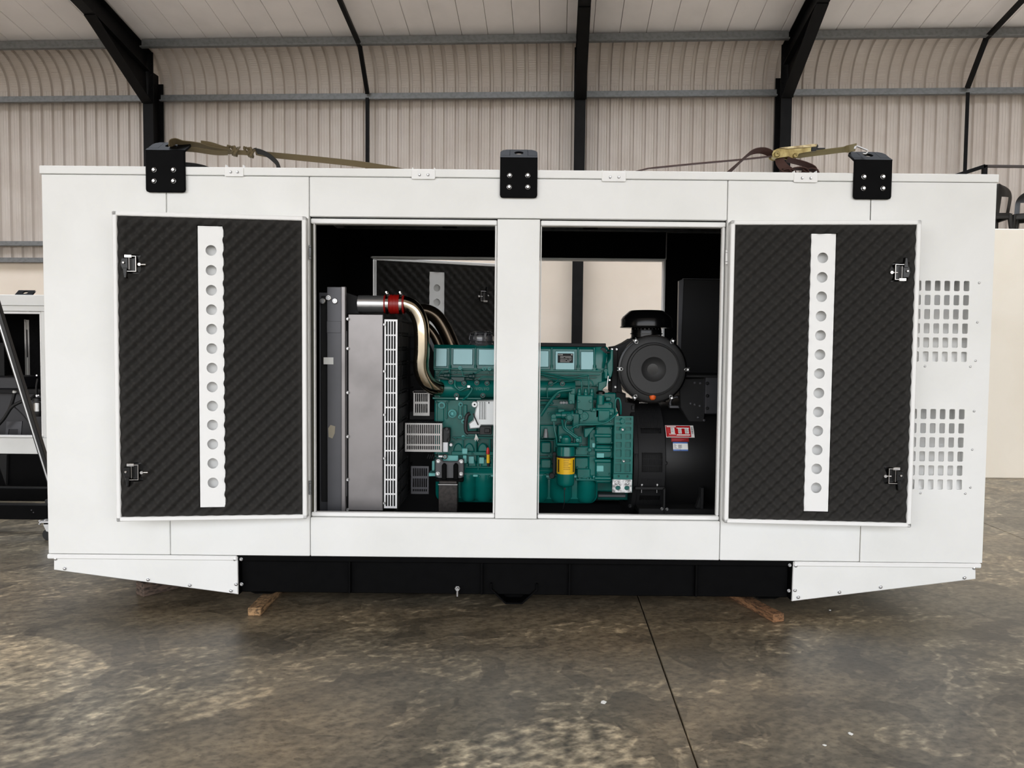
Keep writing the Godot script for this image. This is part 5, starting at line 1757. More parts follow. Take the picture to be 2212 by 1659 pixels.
	for e in [["cooler_cover", 1205, 918, 1240, 955, -0.42], ["cooler_cover", 1166, 918, 1204, 948, -0.46], ["rib", 1166, 852, 1206, 862, -0.45], ["rib", 1166, 868, 1196, 874, -0.44]]:
		var cb := Sh.new()
		pb(cb, e[1], e[2], e[3], e[4], e[5], 0.13, 0.006)
		part(e[0], cb, M.teal, o)
	# dark cross-member under the housing
	wbox(o, "cross_member", at(1292, 1070, -0.5).x, at(1292, 1074, -0.5).y, -1.1, at(1352, 1070, -0.5).x, at(1292, 1068, -0.5).y, -0.5, M.graphite)

func rrect_px(x0: float, y0: float, x1: float, y1: float, r: float, z: float) -> PackedVector2Array:
	var q := lvl(x0, y0, x1, y1, z)
	return rrect(q[0], q[1], q[2], q[3], r / ppm(z))

# ---------------------------------------------------------------- alternator
func alternator() -> void:
	var o := thing("alternator", "black alternator with louvred drum, right of the teal engine", "alternator")
	var cy := at(1450, 1003, -0.5).y
	var ax := -0.80
	# louvred drum next to the engine
	var x0 := at(1376, 1000, -0.46).x; var x1 := at(1436, 1000, -0.46).x
	var R := 0.365
	var d := Sh.new()
	# perforated half facing the doors: strips of a drum with slots
	var seg := 60
	var xs := []
	var nx := 12
	for i in nx: xs.append(lerpf(x0 + 0.028, x1 - 0.022, i / float(nx - 1)))
	var zones := [[18.0, 34.0], [40.0, 58.0], [74.0, 92.0], [92.5, 110.0], [112.0, 122.0], [126.0, 136.0]]
	# angle measured from straight up, towards the viewer
	var pnt := func(a: float, x: float, rr: float) -> Vector3: return Vector3(x, cy + cos(a) * rr, ax + sin(a) * rr)
	var sl := 0.0043
	for s in seg:
		var a0 := TAU * s / seg; var a1 := TAU * (s + 1) / seg
		var deg := rad_to_deg((a0 + a1) / 2)
		var open := (deg > 51 and deg < 60) or (deg > 75 and deg < 99) or (deg > 117 and deg < 126) or (deg > 141 and deg < 147)
		var n0: Vector3 = pnt.call(a0, 0.0, 1.0) - Vector3(0, cy, ax); var n1: Vector3 = pnt.call(a1, 0.0, 1.0) - Vector3(0, cy, ax)
		var bands := []
		if open:
			var px := x0
			for x in xs:
				bands.append([px, x - sl]); px = x + sl
			bands.append([px, x1])
			d.box(pnt.call(a0, (x0 + x1) / 2, R - 0.002), Vector3(x1 - x0 - 0.03, 0.002, 0.002), 0.0)
		else:
			bands.append([x0, x1])
		for b in bands:
			for rr in [R, R - 0.004]:
				var f := 1.0 if rr == R else -1.0
				d.q4(pnt.call(a0, b[0], rr), pnt.call(a0, b[1], rr), pnt.call(a1, b[1], rr), pnt.call(a1, b[0], rr), n0 * f, n0 * f, n1 * f, n1 * f)
		# shallow corrugation where slots are blanked
		if (deg > 24 and deg < 51) or (deg > 99 and deg < 117) or (deg > 126 and deg < 136):
			for x in xs:
				d.box(pnt.call((a0 + a1) / 2, x, R + 0.0005), Vector3(sl * 1.2, 0.0022, R * TAU / seg), 0.0, Basis(Vector3.RIGHT, (a0 + a1) / 2))
	part("louvred_drum", d, M.black_soft, o)
	var inn := Sh.new()
	inn.lathe(Vector3(x0, cy, ax), ALONG, [Vector2(0, 0), Vector2(R - 0.05, 0), Vector2(R - 0.05, x1 - x0), Vector2(0, x1 - x0)], 48)
	part("drum_inside", inn, M.black_matt, o)
	var fl := Sh.new()
	fl.lathe(Vector3(x0 - 0.028, cy, ax), ALONG, [Vector2(R - 0.09, 0), Vector2(R - 0.01, 0.0), Vector2(R + 0.006, 0.006), Vector2(R + 0.006, 0.03), Vector2(R, 0.034), Vector2(R - 0.02, 0.034)], 64)
	part("drum_flange", fl, M.black_soft, o)
	# main body
	var xb := at(1600, 1000, -0.46).x
	var body := Sh.new()
	var rb := 0.345
	body.lathe(Vector3(x1 - 0.005, cy, ax), ALONG, [Vector2(0, 0), Vector2(rb - 0.012, 0), Vector2(rb, 0.012), Vector2(rb, xb - x1), Vector2(0, xb - x1)], 72)
	part("stator_body", body, M.alternator, o)
	# terminal box on top and the sloping cheek below it
	var tb := Sh.new()
	pb(tb, 1524, 814, 1640, 895, -0.52, 0.55, 0.006)
	part("terminal_box", tb, M.graphite_dark, o)
	var tc := Sh.new()
	tc.prism(ppoly([[1466, 818], [1523, 816], [1523, 893], [1518, 924], [1500, 930], [1470, 880]], -0.56), -1.0, -0.56, 0.004)
	part("terminal_cheek", tc, M.black_soft, o)
	var tl := Sh.new()
	pb(tl, 1482, 811, 1640, 816, -0.51, 0.56, 0.002)
	part("box_lid", tl, M.black_soft, o)
	for y in [828, 855, 882]:
		inst("bolt", bolt_mesh(0.007, 0.008), M.black_soft, o, Transform3D(Basis.IDENTITY, at(1528, y, -0.518)))
	for p in [[1501, 827], [1513, 828], [1492, 872], [1501, 874], [1512, 877], [1508, 902], [1521, 908]]:
		inst("bolt", bolt_mesh(0.005, 0.006), M.graphite, o, Transform3D(Basis.IDENTITY, at(p[0], p[1], -0.556)))
	# lifting eye
	var le := Sh.new()
	var ec := at(1461, 871, -0.62)
	var ring := []
	for i in 21:
		var a := -0.35 + (PI + 0.7) * i / 20.0
		ring.append(ec + Vector3(cos(a) * 0.037, sin(a) * 0.037, 0))
	le.tube(ring, 0.009, 10)
	pb(le, 1446, 876, 1476, 882, -0.61, 0.03, 0.003)
	part("lifting_eye", le, M.graphite, o)
	# stickers wrapped on the drum
	sticker(o, [1438, 919, 1499, 945], 0)
	sticker(o, [1450, 946, 1488, 954], 1)
	sticker(o, [1454, 955, 1486, 974], 2)
	# hinge-like clips and flanges
	var cl := Sh.new()
	for x in [1386.0, 1419.0]:
		var a := at(x, 1048, -0.455)
		cl.box(a + Vector3(0, -0.02, 0.0), Vector3(0.004, 0.05, 0.006), 0.001)
		cl.cyl(a + Vector3(0, 0.004, 0), FRONT, 0.006, 0.012, 10, 0.001)
	part("spring_clip", cl, M.steel, o)
	var lo := Sh.new()
	pb(lo, 1433, 1056, 1437, 1112, -0.40, 0.06, 0.002)
	pb(lo, 1514, 1054, 1520, 1108, -0.42, 0.06, 0.002)
	pb(lo, 1372, 1052, 1436, 1058, -0.425, 0.04, 0.002)
	lo.prism(ppoly([[1500, 1108], [1520, 1052], [1520, 1108]], -0.44), -0.48, -0.44, 0.002)
	pb(lo, 1380, 1100, 1620, 1112, -0.40, 0.75, 0.004)
	part("foot", lo, M.black_soft, o)
	for p in [[1430, 1099], [1441, 1100]]:
		inst("bolt", bolt_mesh(0.006, 0.012), M.zinc, o, Transform3D(Basis.IDENTITY, at(p[0], p[1], -0.395)))
	for e in [[1371, 980, 1378, 1011], [1365, 876, 1371, 886]]:
		var hd := Sh.new()
		pb(hd, e[0], e[1], e[2], e[3], -0.43, 0.03, 0.003)
		part("drum_catch", hd, M.black_soft, o)
	for e in [[1438, 1000], [1361, 1093]]:
		inst("bolt", bolt_mesh(0.008, 0.012), M.black_soft, o, Transform3D(Basis.IDENTITY, at(e[0], e[1], -0.45)))
	var nm := Sh.new()
	for i in 7: pb(nm, 1381 + i * 3.2, 868.5, 1383 + i * 3.2, 871, -0.54, 0.004, 0.0)
	part("raised_marks", nm, M.guard, o)

# printed label curved to the alternator's body
func sticker(o: Node3D, p: Array, kind: int) -> void:
	var W: int = [244, 160, 128][kind]
	var H: int = [104, 34, 76][kind]
	var im := Image.create(W, H, false, Image.FORMAT_RGB8)
	var rd := Color(0.72, 0.03, 0.06)
	var wt := Color(0.93, 0.93, 0.92)
	var ink := Color(0.25, 0.22, 0.24)
	if kind == 0:
		im.fill(wt)
		im.fill_rect(Rect2i(4, 4, 212, 96), rd)
		im.fill_rect(Rect2i(12, 8, 80, 9), wt)
		for e in [[44, 20, 34, 52], [108, 20, 30, 52], [166, 20, 34, 52]]: im.fill_rect(Rect2i(e[0], e[1], e[2], e[3]), wt)
		im.fill_rect(Rect2i(96, 20, 110, 8), wt)
		im.fill_rect(Rect2i(26, 74, 60, 6), wt)
		im.fill_rect(Rect2i(92, 78, 116, 9), wt)
		for i in 6:
			for e in [[48, 24], [112, 30], [170, 30]]: im.fill_rect(Rect2i(e[0], e[1] + i * 7, 14 + (i * 7 + e[0]) % 12, 2), ink)
			im.fill_rect(Rect2i(12, 26 + i * 8, 24, 2), Color(0.9, 0.5, 0.5))
		im.fill_rect(Rect2i(20, 92, 180, 2), wt)
		for i in 12: im.fill_rect(Rect2i(222, 14 + i * 5, 14, [2, 3, 1, 3][i % 4]), Color(0.08, 0.08, 0.08))
	elif kind == 1:
		im.fill(Color(0.55, 0.03, 0.08))
		im.fill_rect(Rect2i(2, 2, 156, 2), Color(0.75, 0.3, 0.3))
		for i in 3: im.fill_rect(Rect2i(8, 10 + i * 7, 126 - i * 20, 2), Color(0.8, 0.4, 0.42))
	else:
		im.fill(wt)
		im.fill_rect(Rect2i(0, 0, 128, 12), Color(0.30, 0.45, 0.72))
		im.fill_rect(Rect2i(0, 64, 128, 12), Color(0.30, 0.45, 0.72))
		for i in 6: im.fill_rect(Rect2i(8, 18 + i * 6, 14 + (i * 5) % 14, 2), ink)
		for i in 5: im.fill_rect(Rect2i(44, 24 + i * 6, 34 - (i % 2) * 6, 3), ink)
		im.fill_rect(Rect2i(8, 56, 60, 3), ink)
		im.fill_rect(Rect2i(56, 68, 14, 3), ink)
	var m := mat(Color.WHITE, 0.4)
	m.albedo_texture = ImageTexture.create_from_image(im)
	var cy := at(1450, 1003, -0.5).y
	var rr := 0.3462
	var ax := -0.80
	var ang := func(py: float) -> float:
		# angle on the body where the line of sight meets it
		var e := EYE
		var dd := cam_basis * Vector3(((p[0] + p[2]) / 2 - IW / 2) / FOC, -(py - IH / 2) / FOC, -1.0)
		var oy := e.y - cy; var oz := e.z - ax
		var A := dd.y * dd.y + dd.z * dd.z; var B := oy * dd.y + oz * dd.z; var C := oy * oy + oz * oz - rr * rr
		var k := (-B - sqrt(maxf(0.0, B * B - A * C))) / A
		return atan2(oz + dd.z * k, oy + dd.y * k)
	var a0: float = ang.call(p[1]); var a1: float = ang.call(p[3])
	var zf := ax + sin((a0 + a1) / 2) * rr
	var xa := at(p[0], (p[1] + p[3]) / 2, zf).x; var xb := at(p[2], (p[1] + p[3]) / 2, zf).x
	var s := Sh.new()
	for i in 6:
		var t0 := i / 6.0; var t1 := (i + 1) / 6.0
		var q0 := lerpf(a0, a1, t0); var q1 := lerpf(a0, a1, t1)
		var n0 := Vector3(0, cos(q0), sin(q0)); var n1 := Vector3(0, cos(q1), sin(q1))
		var c := Vector3(0, cy, ax)
		var P := [c + n0 * rr + Vector3(xa, 0, 0), c + n0 * rr + Vector3(xb, 0, 0), c + n1 * rr + Vector3(xb, 0, 0), c + n1 * rr + Vector3(xa, 0, 0)]
		var U := [Vector2(0, t0), Vector2(1, t0), Vector2(1, t1), Vector2(0, t1)]
		var N := [n0, n0, n1, n1]
		for k in [0, 1, 2, 0, 2, 3]:
			s.v.append(P[k]); s.n.append(N[k]); s.u.append(U[k])
	part("sticker", s, m, o, ["red and white printed sticker", "small dark red sticker", "blue and white printed sticker"][kind])

# ---------------------------------------------------------------- air cleaner
func air_cleaner() -> void:
	var o := thing("air_cleaner", "round black air cleaner with domed rain cap and orange valve, right of the engine", "air cleaner")
	var zf := -0.40
	var k := 1.0 / ppm(zf)
	var c := at(1413, 798, zf)
	var b := Sh.new()
	b.lathe(c + Vector3(0, 0, -0.42), FRONT, [Vector2(0, 0), Vector2(66 * k, 0), Vector2(70 * k, 0.01), Vector2(70 * k, 0.34), Vector2(75 * k, 0.345), Vector2(75 * k, 0.375), Vector2(70 * k, 0.38), Vector2(0, 0.38)], 64)
	part("housing", b, M.black_gloss, o)
	var cv := Sh.new()
	cv.lathe(c + Vector3(0, 0, -0.05), FRONT, [Vector2(72 * k, 0), Vector2(70.5 * k, 0.016), Vector2(66 * k, 0.024), Vector2(58.5 * k, 0.028), Vector2(57 * k, 0.046), Vector2(54 * k, 0.05), Vector2(52 * k, 0.044), Vector2(27 * k, 0.040), Vector2(25.5 * k, 0.036), Vector2(20 * k, 0.018), Vector2(10 * k, 0.008), Vector2(2.4 * k, 0.006), Vector2(2.2 * k, 0.0), Vector2(0, 0.0)], 64)
	part("cover", cv, M.rubber_grey, o, "dished round rubbery end cover")
	# flat mounting plate on the left with a corner going up to the neck
	var mp := Sh.new()
	mp.prism(ppoly([[1321, 749], [1335, 747], [1350, 740], [1364, 731], [1372, 735], [1345, 765], [1336, 800], [1345, 850], [1330, 846], [1334, 752], [1321, 752]], -0.56), -0.72, -0.56, 0.003)
	pb(mp, 1322, 750, 1334, 848, -0.55, 0.18, 0.003)
	mp.prism(ppoly([[1330, 842], [1352, 850], [1352, 868], [1372, 872], [1372, 905], [1340, 905], [1330, 870]], -0.58), -0.62, -0.58, 0.003)
	part("mounting_plate", mp, M.black_soft, o)
	for p in [[1322, 754.5], [1332, 754.5], [1329, 836]]:
		inst("bolt", bolt_mesh(0.005, 0.012), M.zinc, o, Transform3D(Basis.IDENTITY, at(p[0], p[1], -0.545)))
	# over-centre clips round the rim
	for deg in [0.0, 57.0, 123.0, 180.0, 237.0, 303.0]:
		var a := deg_to_rad(deg)
		var s := Sh.new()
		var dir := Vector3(cos(a), sin(a), 0)
		var bb := Basis(Vector3.BACK, a)
		s.box(c + dir * 74 * k + Vector3(0, 0, -0.035), Vector3(0.014, 0.016, 0.05), 0.003, bb)
		var q := c + dir * 71 * k + Vector3(0, 0, -0.012)
		var tn := Vector3(-dir.y, dir.x, 0)
		s.tube([q - tn * 0.009 + dir * 0.02 + Vector3(0, 0, -0.012), q - tn * 0.009 - dir * 0.004, q - dir * 0.012, q + tn * 0.009 - dir * 0.004, q + tn * 0.009 + dir * 0.02 + Vector3(0, 0, -0.012)], 0.002, 6)
		part("clip", s, M.zinc, o)
	var v := Sh.new()
	var vb := at(1411, 860, zf)
	v.lathe(vb + Vector3(0, 0.012, -0.02), Basis(Vector3.RIGHT, PI - 0.3), [Vector2(0, -0.01), Vector2(0.016, -0.008), Vector2(0.019, 0.004), Vector2(0.017, 0.016), Vector2(0.010, 0.024), Vector2(0, 0.025)], 16)
	part("dust_valve", v, M.orange, o, "orange rubber dust valve")
	# neck, slotted ring and rain cap
	var zc := -0.60
	var kc := 1.0 / ppm(zc)
	var nx := at(1396, 720, zc)
	var nk := Sh.new()
	var yy := func(py: float) -> float: return at(1396, py, zc).y - nx.y
	nk.lathe(nx, Basis.IDENTITY, [Vector2(36 * kc, yy.call(745)), Vector2(35 * kc, yy.call(731)), Vector2(32.5 * kc, yy.call(729)), Vector2(32.5 * kc, yy.call(714)), Vector2(31 * kc, yy.call(708))], 40)
	nk.lathe(nx, Basis.IDENTITY, [Vector2(34.5 * kc, yy.call(722)), Vector2(34.5 * kc, yy.call(720))], 40)
	part("neck", nk, M.black_gloss, o)
	var rn := Sh.new()
	for i in 24:
		var a := TAU * i / 24.0
		rn.box(nx + Vector3(cos(a) * 31 * kc, yy.call(711.5), sin(a) * 31 * kc), Vector3(0.006, 0.011, 0.010), 0.002, Basis(Vector3.UP, -a))
	part("inlet_vanes", rn, M.black_gloss, o)
	var cap := Sh.new()
	cap.lathe(nx, Basis.IDENTITY, [Vector2(40 * kc, yy.call(707)), Vector2(56 * kc, yy.call(708.5)), Vector2(56.5 * kc, yy.call(707)), Vector2(54.5 * kc, yy.call(705)), Vector2(54.5 * kc, yy.call(691)), Vector2(51 * kc, yy.call(685)), Vector2(37 * kc, yy.call(672.5)), Vector2(33 * kc, yy.call(671)), Vector2(0, yy.call(670))], 64)
	part("rain_cap", cap, M.black_gloss, o)
	var wt := Sh.new()
	var lb := at(1405, 680, zc + 0.117)
	wt.box(lb, Vector3(0.046, 0.0015, 0.022), 0.0, Basis(Vector3.RIGHT, 0.86) * Basis(Vector3.UP, -0.12))
	part("paper_label", wt, M.white_tag, o, "small white paper label")
	var br := Sh.new()
	pt(br, [[1402, 724, -0.49], [1412, 724, -0.49], [1426, 724, -0.50]], 0.002, 6)
	part("clamp_screw", br, M.zinc, o)

# ---------------------------------------------------------------- charge-air pipes
func charge_pipes() -> void:
	var o := thing("charge_air_pipe", "bent bright steel pipe with red silicone coupling above the radiator", "pipe")
	var z := -0.32
	var k := 1.0 / ppm(z)
	var y := at(800, 657, z).y
	var xa := at(775, 657, z).x; var xb := at(836, 657, z).x; var xc := at(868, 656, z).x
	var r := 18.5 * k
	var st := Sh.new()
	st.lathe(Vector3(at(799, 657, z).x, y, z), ALONG, [Vector2(r * 0.9, 0), Vector2(r, 0), Vector2(r, xb - at(799, 657, z).x), Vector2(r * 0.9, xb - at(799, 657, z).x)], 32)
	st.lathe(Vector3(xa, y, z), ALONG, [Vector2(0, 0), Vector2(r * 1.02, 0.0), Vector2(r * 1.03, 0.058), Vector2(r, 0.064)], 32)
	part("cooler_stub", st, M.stub, o)
	var h := Sh.new()
	var L := at(874, 657, z).x - at(831, 657, z).x
	var prof := []
	for i in 41:
		var t := i / 40.0
		var bump := 0.0
		for c in [0.34, 0.50, 0.66]: bump += exp(-pow((t - c) / 0.055, 2.0)) * 0.0035
		prof.append(Vector2(r * 1.08 + bump, t * L))
	h.lathe(Vector3(at(831, 657, z).x, y, z), ALONG, prof, 32)
	part("silicone_hose", h, M.red_hose, o, "red ribbed silicone coupling")
	for px in [838.0, 867.0]:
		var x := at(px, 657, z).x
		var c := Sh.new()
		c.lathe(Vector3(x - 0.009, y, z), ALONG, [Vector2(r * 1.1, 0), Vector2(r * 1.16, 0.001), Vector2(r * 1.16, 0.017), Vector2(r * 1.1, 0.018)], 32)
		c.box(Vector3(x, y + r * 1.16 + 0.006, z + 0.015), Vector3(0.014, 0.014, 0.03), 0.002)
		c.cyl(Vector3(x, y + r * 1.16 + 0.008, z + 0.045), FRONT, 0.006, 0.016, 8, 0.001)
		part("hose_clamp", c, M.chrome, o)
	var p := Sh.new()
	var pts := []
	for e in [[866, 656, z], [876, 657, z], [889, 663, z], [900, 676, z - 0.005], [908, 696, z - 0.01], [911, 720, z - 0.01], [911, 760, z - 0.015], [909, 785, z - 0.02], [912, 806, z - 0.03], [922, 825, z - 0.05], [936, 836, z - 0.08], [949, 840, z - 0.11]]: pts.append(at(e[0], e[1], e[2]))
	p.tube(smooth(pts, 6), 17.0 * k, 28)
	part("bent_pipe", p, M.bright_pipe, o)
	var wd := Sh.new()
	for e in [[947, 839, -0.43]]:
		wd.lathe(at(e[0], e[1], -0.44) + Vector3(-0.02, 0, 0), ALONG, [Vector2(17.5 * k, 0), Vector2(20.5 * k, 0.004), Vector2(20.5 * k, 0.024), Vector2(0, 0.024)], 28)
	part("pipe_flange", wd, M.stub, o)

	var o2 := thing("exhaust_pipe", "pair of dull bronze bent pipes behind the bright pipe", "pipe")
	for e in [[[[896, 672, -0.88], [922, 673, -0.88], [942, 684, -0.88], [958, 706, -0.88], [972, 735, -0.88], [984, 766, -0.88]], 0.046], [[[898, 700, -0.80], [920, 705, -0.80], [936, 722, -0.80], [948, 745, -0.80], [956, 770, -0.80]], 0.028]]:
		var s := Sh.new()
		pt(s, e[0], e[1], 24, 6)
		part("bent_pipe", s, M.bronze, o2)
	var br := Sh.new()
	br.prism(ppoly([[922, 726], [930, 730], [944, 760], [936, 760]], -0.74), -0.76, -0.74, 0.0)
	part("stay_plate", br, M.graphite, o2)

# ---------------------------------------------------------------- tie-down straps over the roof
func straps() -> void:
	var o := thing("tie_down_strap", "knotted olive webbing strap tied to the left lifting lug", "strap", "tie-down straps on the canopy roof")
	var w := Sh.new()
	var f := func(pts: Array, sub := 5) -> Array:
		var c := []
		for p in pts: c.append(at(p[0], p[1], p[2]))
		return smooth(c, sub)
	# loop through the eye, folded back on itself
	var up := Vector3.UP
	var a: Array = f.call([[369, 318, -0.03], [371, 309, -0.03], [380, 305, -0.03], [396, 310, -0.05], [420, 313, -0.08], [437, 316, -0.10], [455, 322, -0.12], [482, 326, -0.14], [498, 327, -0.15]])
	w.strap(a, [Vector3(0, 0.45, 1)], 0.044, 0.004)
	var a2: Array = f.call([[372, 322, -0.05], [400, 322, -0.06], [425, 324, -0.08], [445, 327, -0.10], [470, 330, -0.13], [492, 330, -0.15]])
	w.strap(a2, [Vector3(0, 0.7, 1)], 0.030, 0.004)
	var a3: Array = f.call([[434, 309, -0.10], [455, 312, -0.11], [480, 320, -0.13], [496, 324, -0.15]])
	w.strap(a3, [Vector3(0, 1.0, 0.5)], 0.026, 0.004)
	part("loop", w, M.web_olive, o)
	for e in [[506, 326], [541, 329]]:
		var k := Sh.new()
		var c := at(e[0], e[1], -0.15)
		for i in 3:
			var ring := []
			for j in 15:
				var t := TAU * j / 14.0
				ring.append(c + Vector3(cos(t) * 0.012 + (i - 1) * 0.010, sin(t) * 0.022, sin(t + i) * 0.020) + Vector3(sin(t) * 0.012 * (i - 1), 0, 0))
			k.strap(ring, [Vector3(1, 0.3 * (i - 1), 0.2)], 0.014, 0.006)
		k.box(c, Vector3(0.032, 0.034, 0.03), 0.012, Basis(Vector3.BACK, 0.5))
		part("knot", k, M.web_olive, o)
	var b := Sh.new()
	var c1: Array = f.call([[512, 329, -0.15], [530, 330, -0.15], [548, 332, -0.16]])
	b.strap(c1, [Vector3(0, 1, 0.4)], 0.024, 0.008)
	var c2: Array = f.call([[552, 330, -0.16], [580, 334, -0.17], [640, 340, -0.20], [710, 347, -0.24], [780, 355, -0.28], [850, 366, -0.34]])
	c2.append(Vector3(-0.4, 2.345, -0.45)); c2.append(Vector3(-0.1, 2.306, -0.65))
	var sd := []
	for i in c2.size(): sd.append(Vector3(0, 0.5 + 0.6 * sin(PI * i / c2.size()), 1.0 - 0.5 * i / c2.size()))
	b.strap(c2, sd, 0.033, 0.004)
	part("long_run", b, M.web_olive, o)
	var t := Sh.new()
	var c3: Array = f.call([[552, 326, -0.15], [566, 329, -0.14], [580, 336, -0.14], [590, 344, -0.14], [598, 352, -0.14], [602, 362, -0.15], [604, 372, -0.17]])
	t.strap(c3, [Vector3(0.6, 0.3, 1)], 0.040, 0.004)
	part("loose_tail", t, M.web_dark, o)
	var t2 := Sh.new()
	var c4: Array = f.call([[398, 356, -0.05], [420, 358, -0.07], [440, 362, -0.09], [452, 366, -0.10]])
	t2.strap(c4, [Vector3(0, 0.5, 1)], 0.035, 0.005)
	part("strap_end", t2, M.web_dark, o)
	var rg := Sh.new()
	var rc := []
	for i in 17:
		var q := TAU * i / 16.0 * 0.62 + 1.9
		rc.append(at(372, 316, -0.03) + Vector3(cos(q) * 0.012, sin(q) * 0.026, 0.0))
	rg.tube(rc, 0.004, 8)
	part("hook_ring", rg, M.steel, o)

	var r := thing("ratchet_strap", "brass-coloured ratchet with brown webbing hooked to the right lifting lug", "ratchet strap", "tie-down straps on the canopy roof")
	var s := Sh.new()
	var z := -0.10
	# ratchet frame: two side cheeks, spool and handle
	for dz in [0.0, -0.055]:
		s.prism(ppoly([[1668, 332], [1671, 325], [1680, 321], [1700, 320], [1722, 316], [1756, 313], [1764, 312], [1766, 319], [1762, 326], [1740, 329], [1726, 332], [1722, 340], [1712, 342], [1704, 338], [1690, 340], [1676, 342], [1669, 338]], z), z + dz - 0.004, z + dz, 0.001)
	part("ratchet_frame", s, M.brass, r)
	var hd := Sh.new()
	hd.prism(ppoly([[1684, 319], [1756, 311], [1766, 311], [1763, 317], [1700, 322]], z + 0.006), z - 0.06, z + 0.008, 0.002)
	part("ratchet_handle", hd, M.brass_pale, r)
	var sp := Sh.new()
	for e in [[1679, 333, 6.5], [1719, 336, 5.5]]:
		sp = Sh.new()
		pc(sp, e[0], e[1], e[2], z + 0.008, 0.075, 18, 0.003)
		pr(sp, e[0], e[1], e[2] * 0.8, e[2] * 0.45, z + 0.014, 0.01, 18)
		part("spool", sp, M.brass, r)
	var gr := Sh.new()
	gr.prism(ppoly([[1752, 320], [1757, 312], [1766, 311], [1768, 316], [1762, 326], [1752, 327]], z), z - 0.05, z + 0.004, 0.003)
	pb(gr, 1762, 319, 1783, 322.5, z - 0.01, 0.03, 0.002)
	part("handle_grip", gr, M.rubber, r)
	var sh := Sh.new()
	var h1: Array = f.call([[1724, 336, z - 0.03], [1760, 331, z - 0.03], [1800, 326, z - 0.02], [1830, 322, z - 0.01], [1848, 318, 0.0]])
	sh.strap(h1, [Vector3(0, 0.6, 1)], 0.038, 0.005)
	part("short_web", sh, M.web_yellow, r)
	var hk := Sh.new()
	for dz in [0.0, -0.04]:
		pt(hk, [[1846, 322, dz], [1850, 316, dz], [1862, 320, dz * 0.6], [1873, 325, 0.0], [1871, 332, 0.0], [1864, 332, dz * 0.5]], 0.0045, 8)
	part("wire_hook", hk, M.zinc, r)
	var bw := Sh.new()
	var b1: Array = f.call([[1672, 337, z - 0.03], [1600, 345, z - 0.06], [1500, 354, z - 0.12], [1400, 364, z - 0.2]])
	b1.append(Vector3(0.45, 2.345, -0.42)); b1.append(Vector3(0.15, 2.306, -0.6))
	bw.strap(b1, [Vector3(0.1, -0.05, 1)], 0.045, 0.003)
	part("long_run", bw, M.web_brown, r)
	var b2 := Sh.new()
	var c5: Array = f.call([[1670, 335, z - 0.03], [1655, 327, z - 0.02], [1640, 325, z], [1622, 330, z + 0.01], [1605, 344, z + 0.02], [1590, 358, z + 0.02], [1570, 376, z]])
	b2.strap(c5, [Vector3(0.2, 0.55, 1)], 0.045, 0.003)
	part("loose_tail", b2, M.web_brown, r)
	var b3 := Sh.new()
	var c6: Array = f.call([[1684, 342, z - 0.02], [1686, 352, z], [1694, 362, z + 0.01], [1705, 370, z + 0.01]])
	b3.strap(c6, [Vector3(1, 0.2, 0.4)], 0.045, 0.003)
	var c7: Array = f.call([[1700, 345, z - 0.02], [1722, 350, z - 0.01], [1742, 356, z], [1757, 364, z], [1762, 376, z]])
	b3.strap(c7, [Vector3(0.3, 0.3, 1)], 0.040, 0.004)
	for e in [[1722, 371, 0.030], [1748, 372, 0.022], [1700, 373, 0.02]]:
		var ring := []
		for j in 21:
			var q := TAU * j / 20.0
			ring.append(at(e[0], e[1], z) + Vector3(cos(q) * e[2] * 1.5, sin(q) * e[2] * 0.55, 0.01 * sin(q * 2)))
		b3.strap(ring, [Vector3(0.05, 0.1, 1)], 0.045, 0.005)
	part("coiled_web", b3, M.web_brown, r)

# ---------------------------------------------------------------- timber under the base
func timbers() -> void:
	var defs := [["short pale timber block with its end grain showing, under the left foot of the base", M.wood, Vector3(-1.3465, 0.021, 0.06), 0.0, 0.068, 0.042, 0.75], ["reddish brown timber block running askew under the right foot of the base", M.wood, Vector3(1.364, 0.021, 0.072), 0.31, 0.068, 0.042, 0.62], ["dark weathered timber baulk lying under the left end of the canopy", M.wood_dark, Vector3(-2.085, 0.038, -0.24), -0.65, 0.085, 0.076, 0.6]]
	var i := 0
	for e in defs:
		var s := Sh.new()
		var ln: float = e[6]
		s.box(Vector3(0, 0, -ln / 2), Vector3(e[4], e[5], ln), 0.004)
		var o := inst("timber_block", s.mesh(), [M.wood, M.wood_red, M.wood_dark][i], self, Transform3D(Basis(Vector3.UP, e[3]), e[2]))
		tag(o, e[0], "timber", "timber under the base frame")
		i += 1

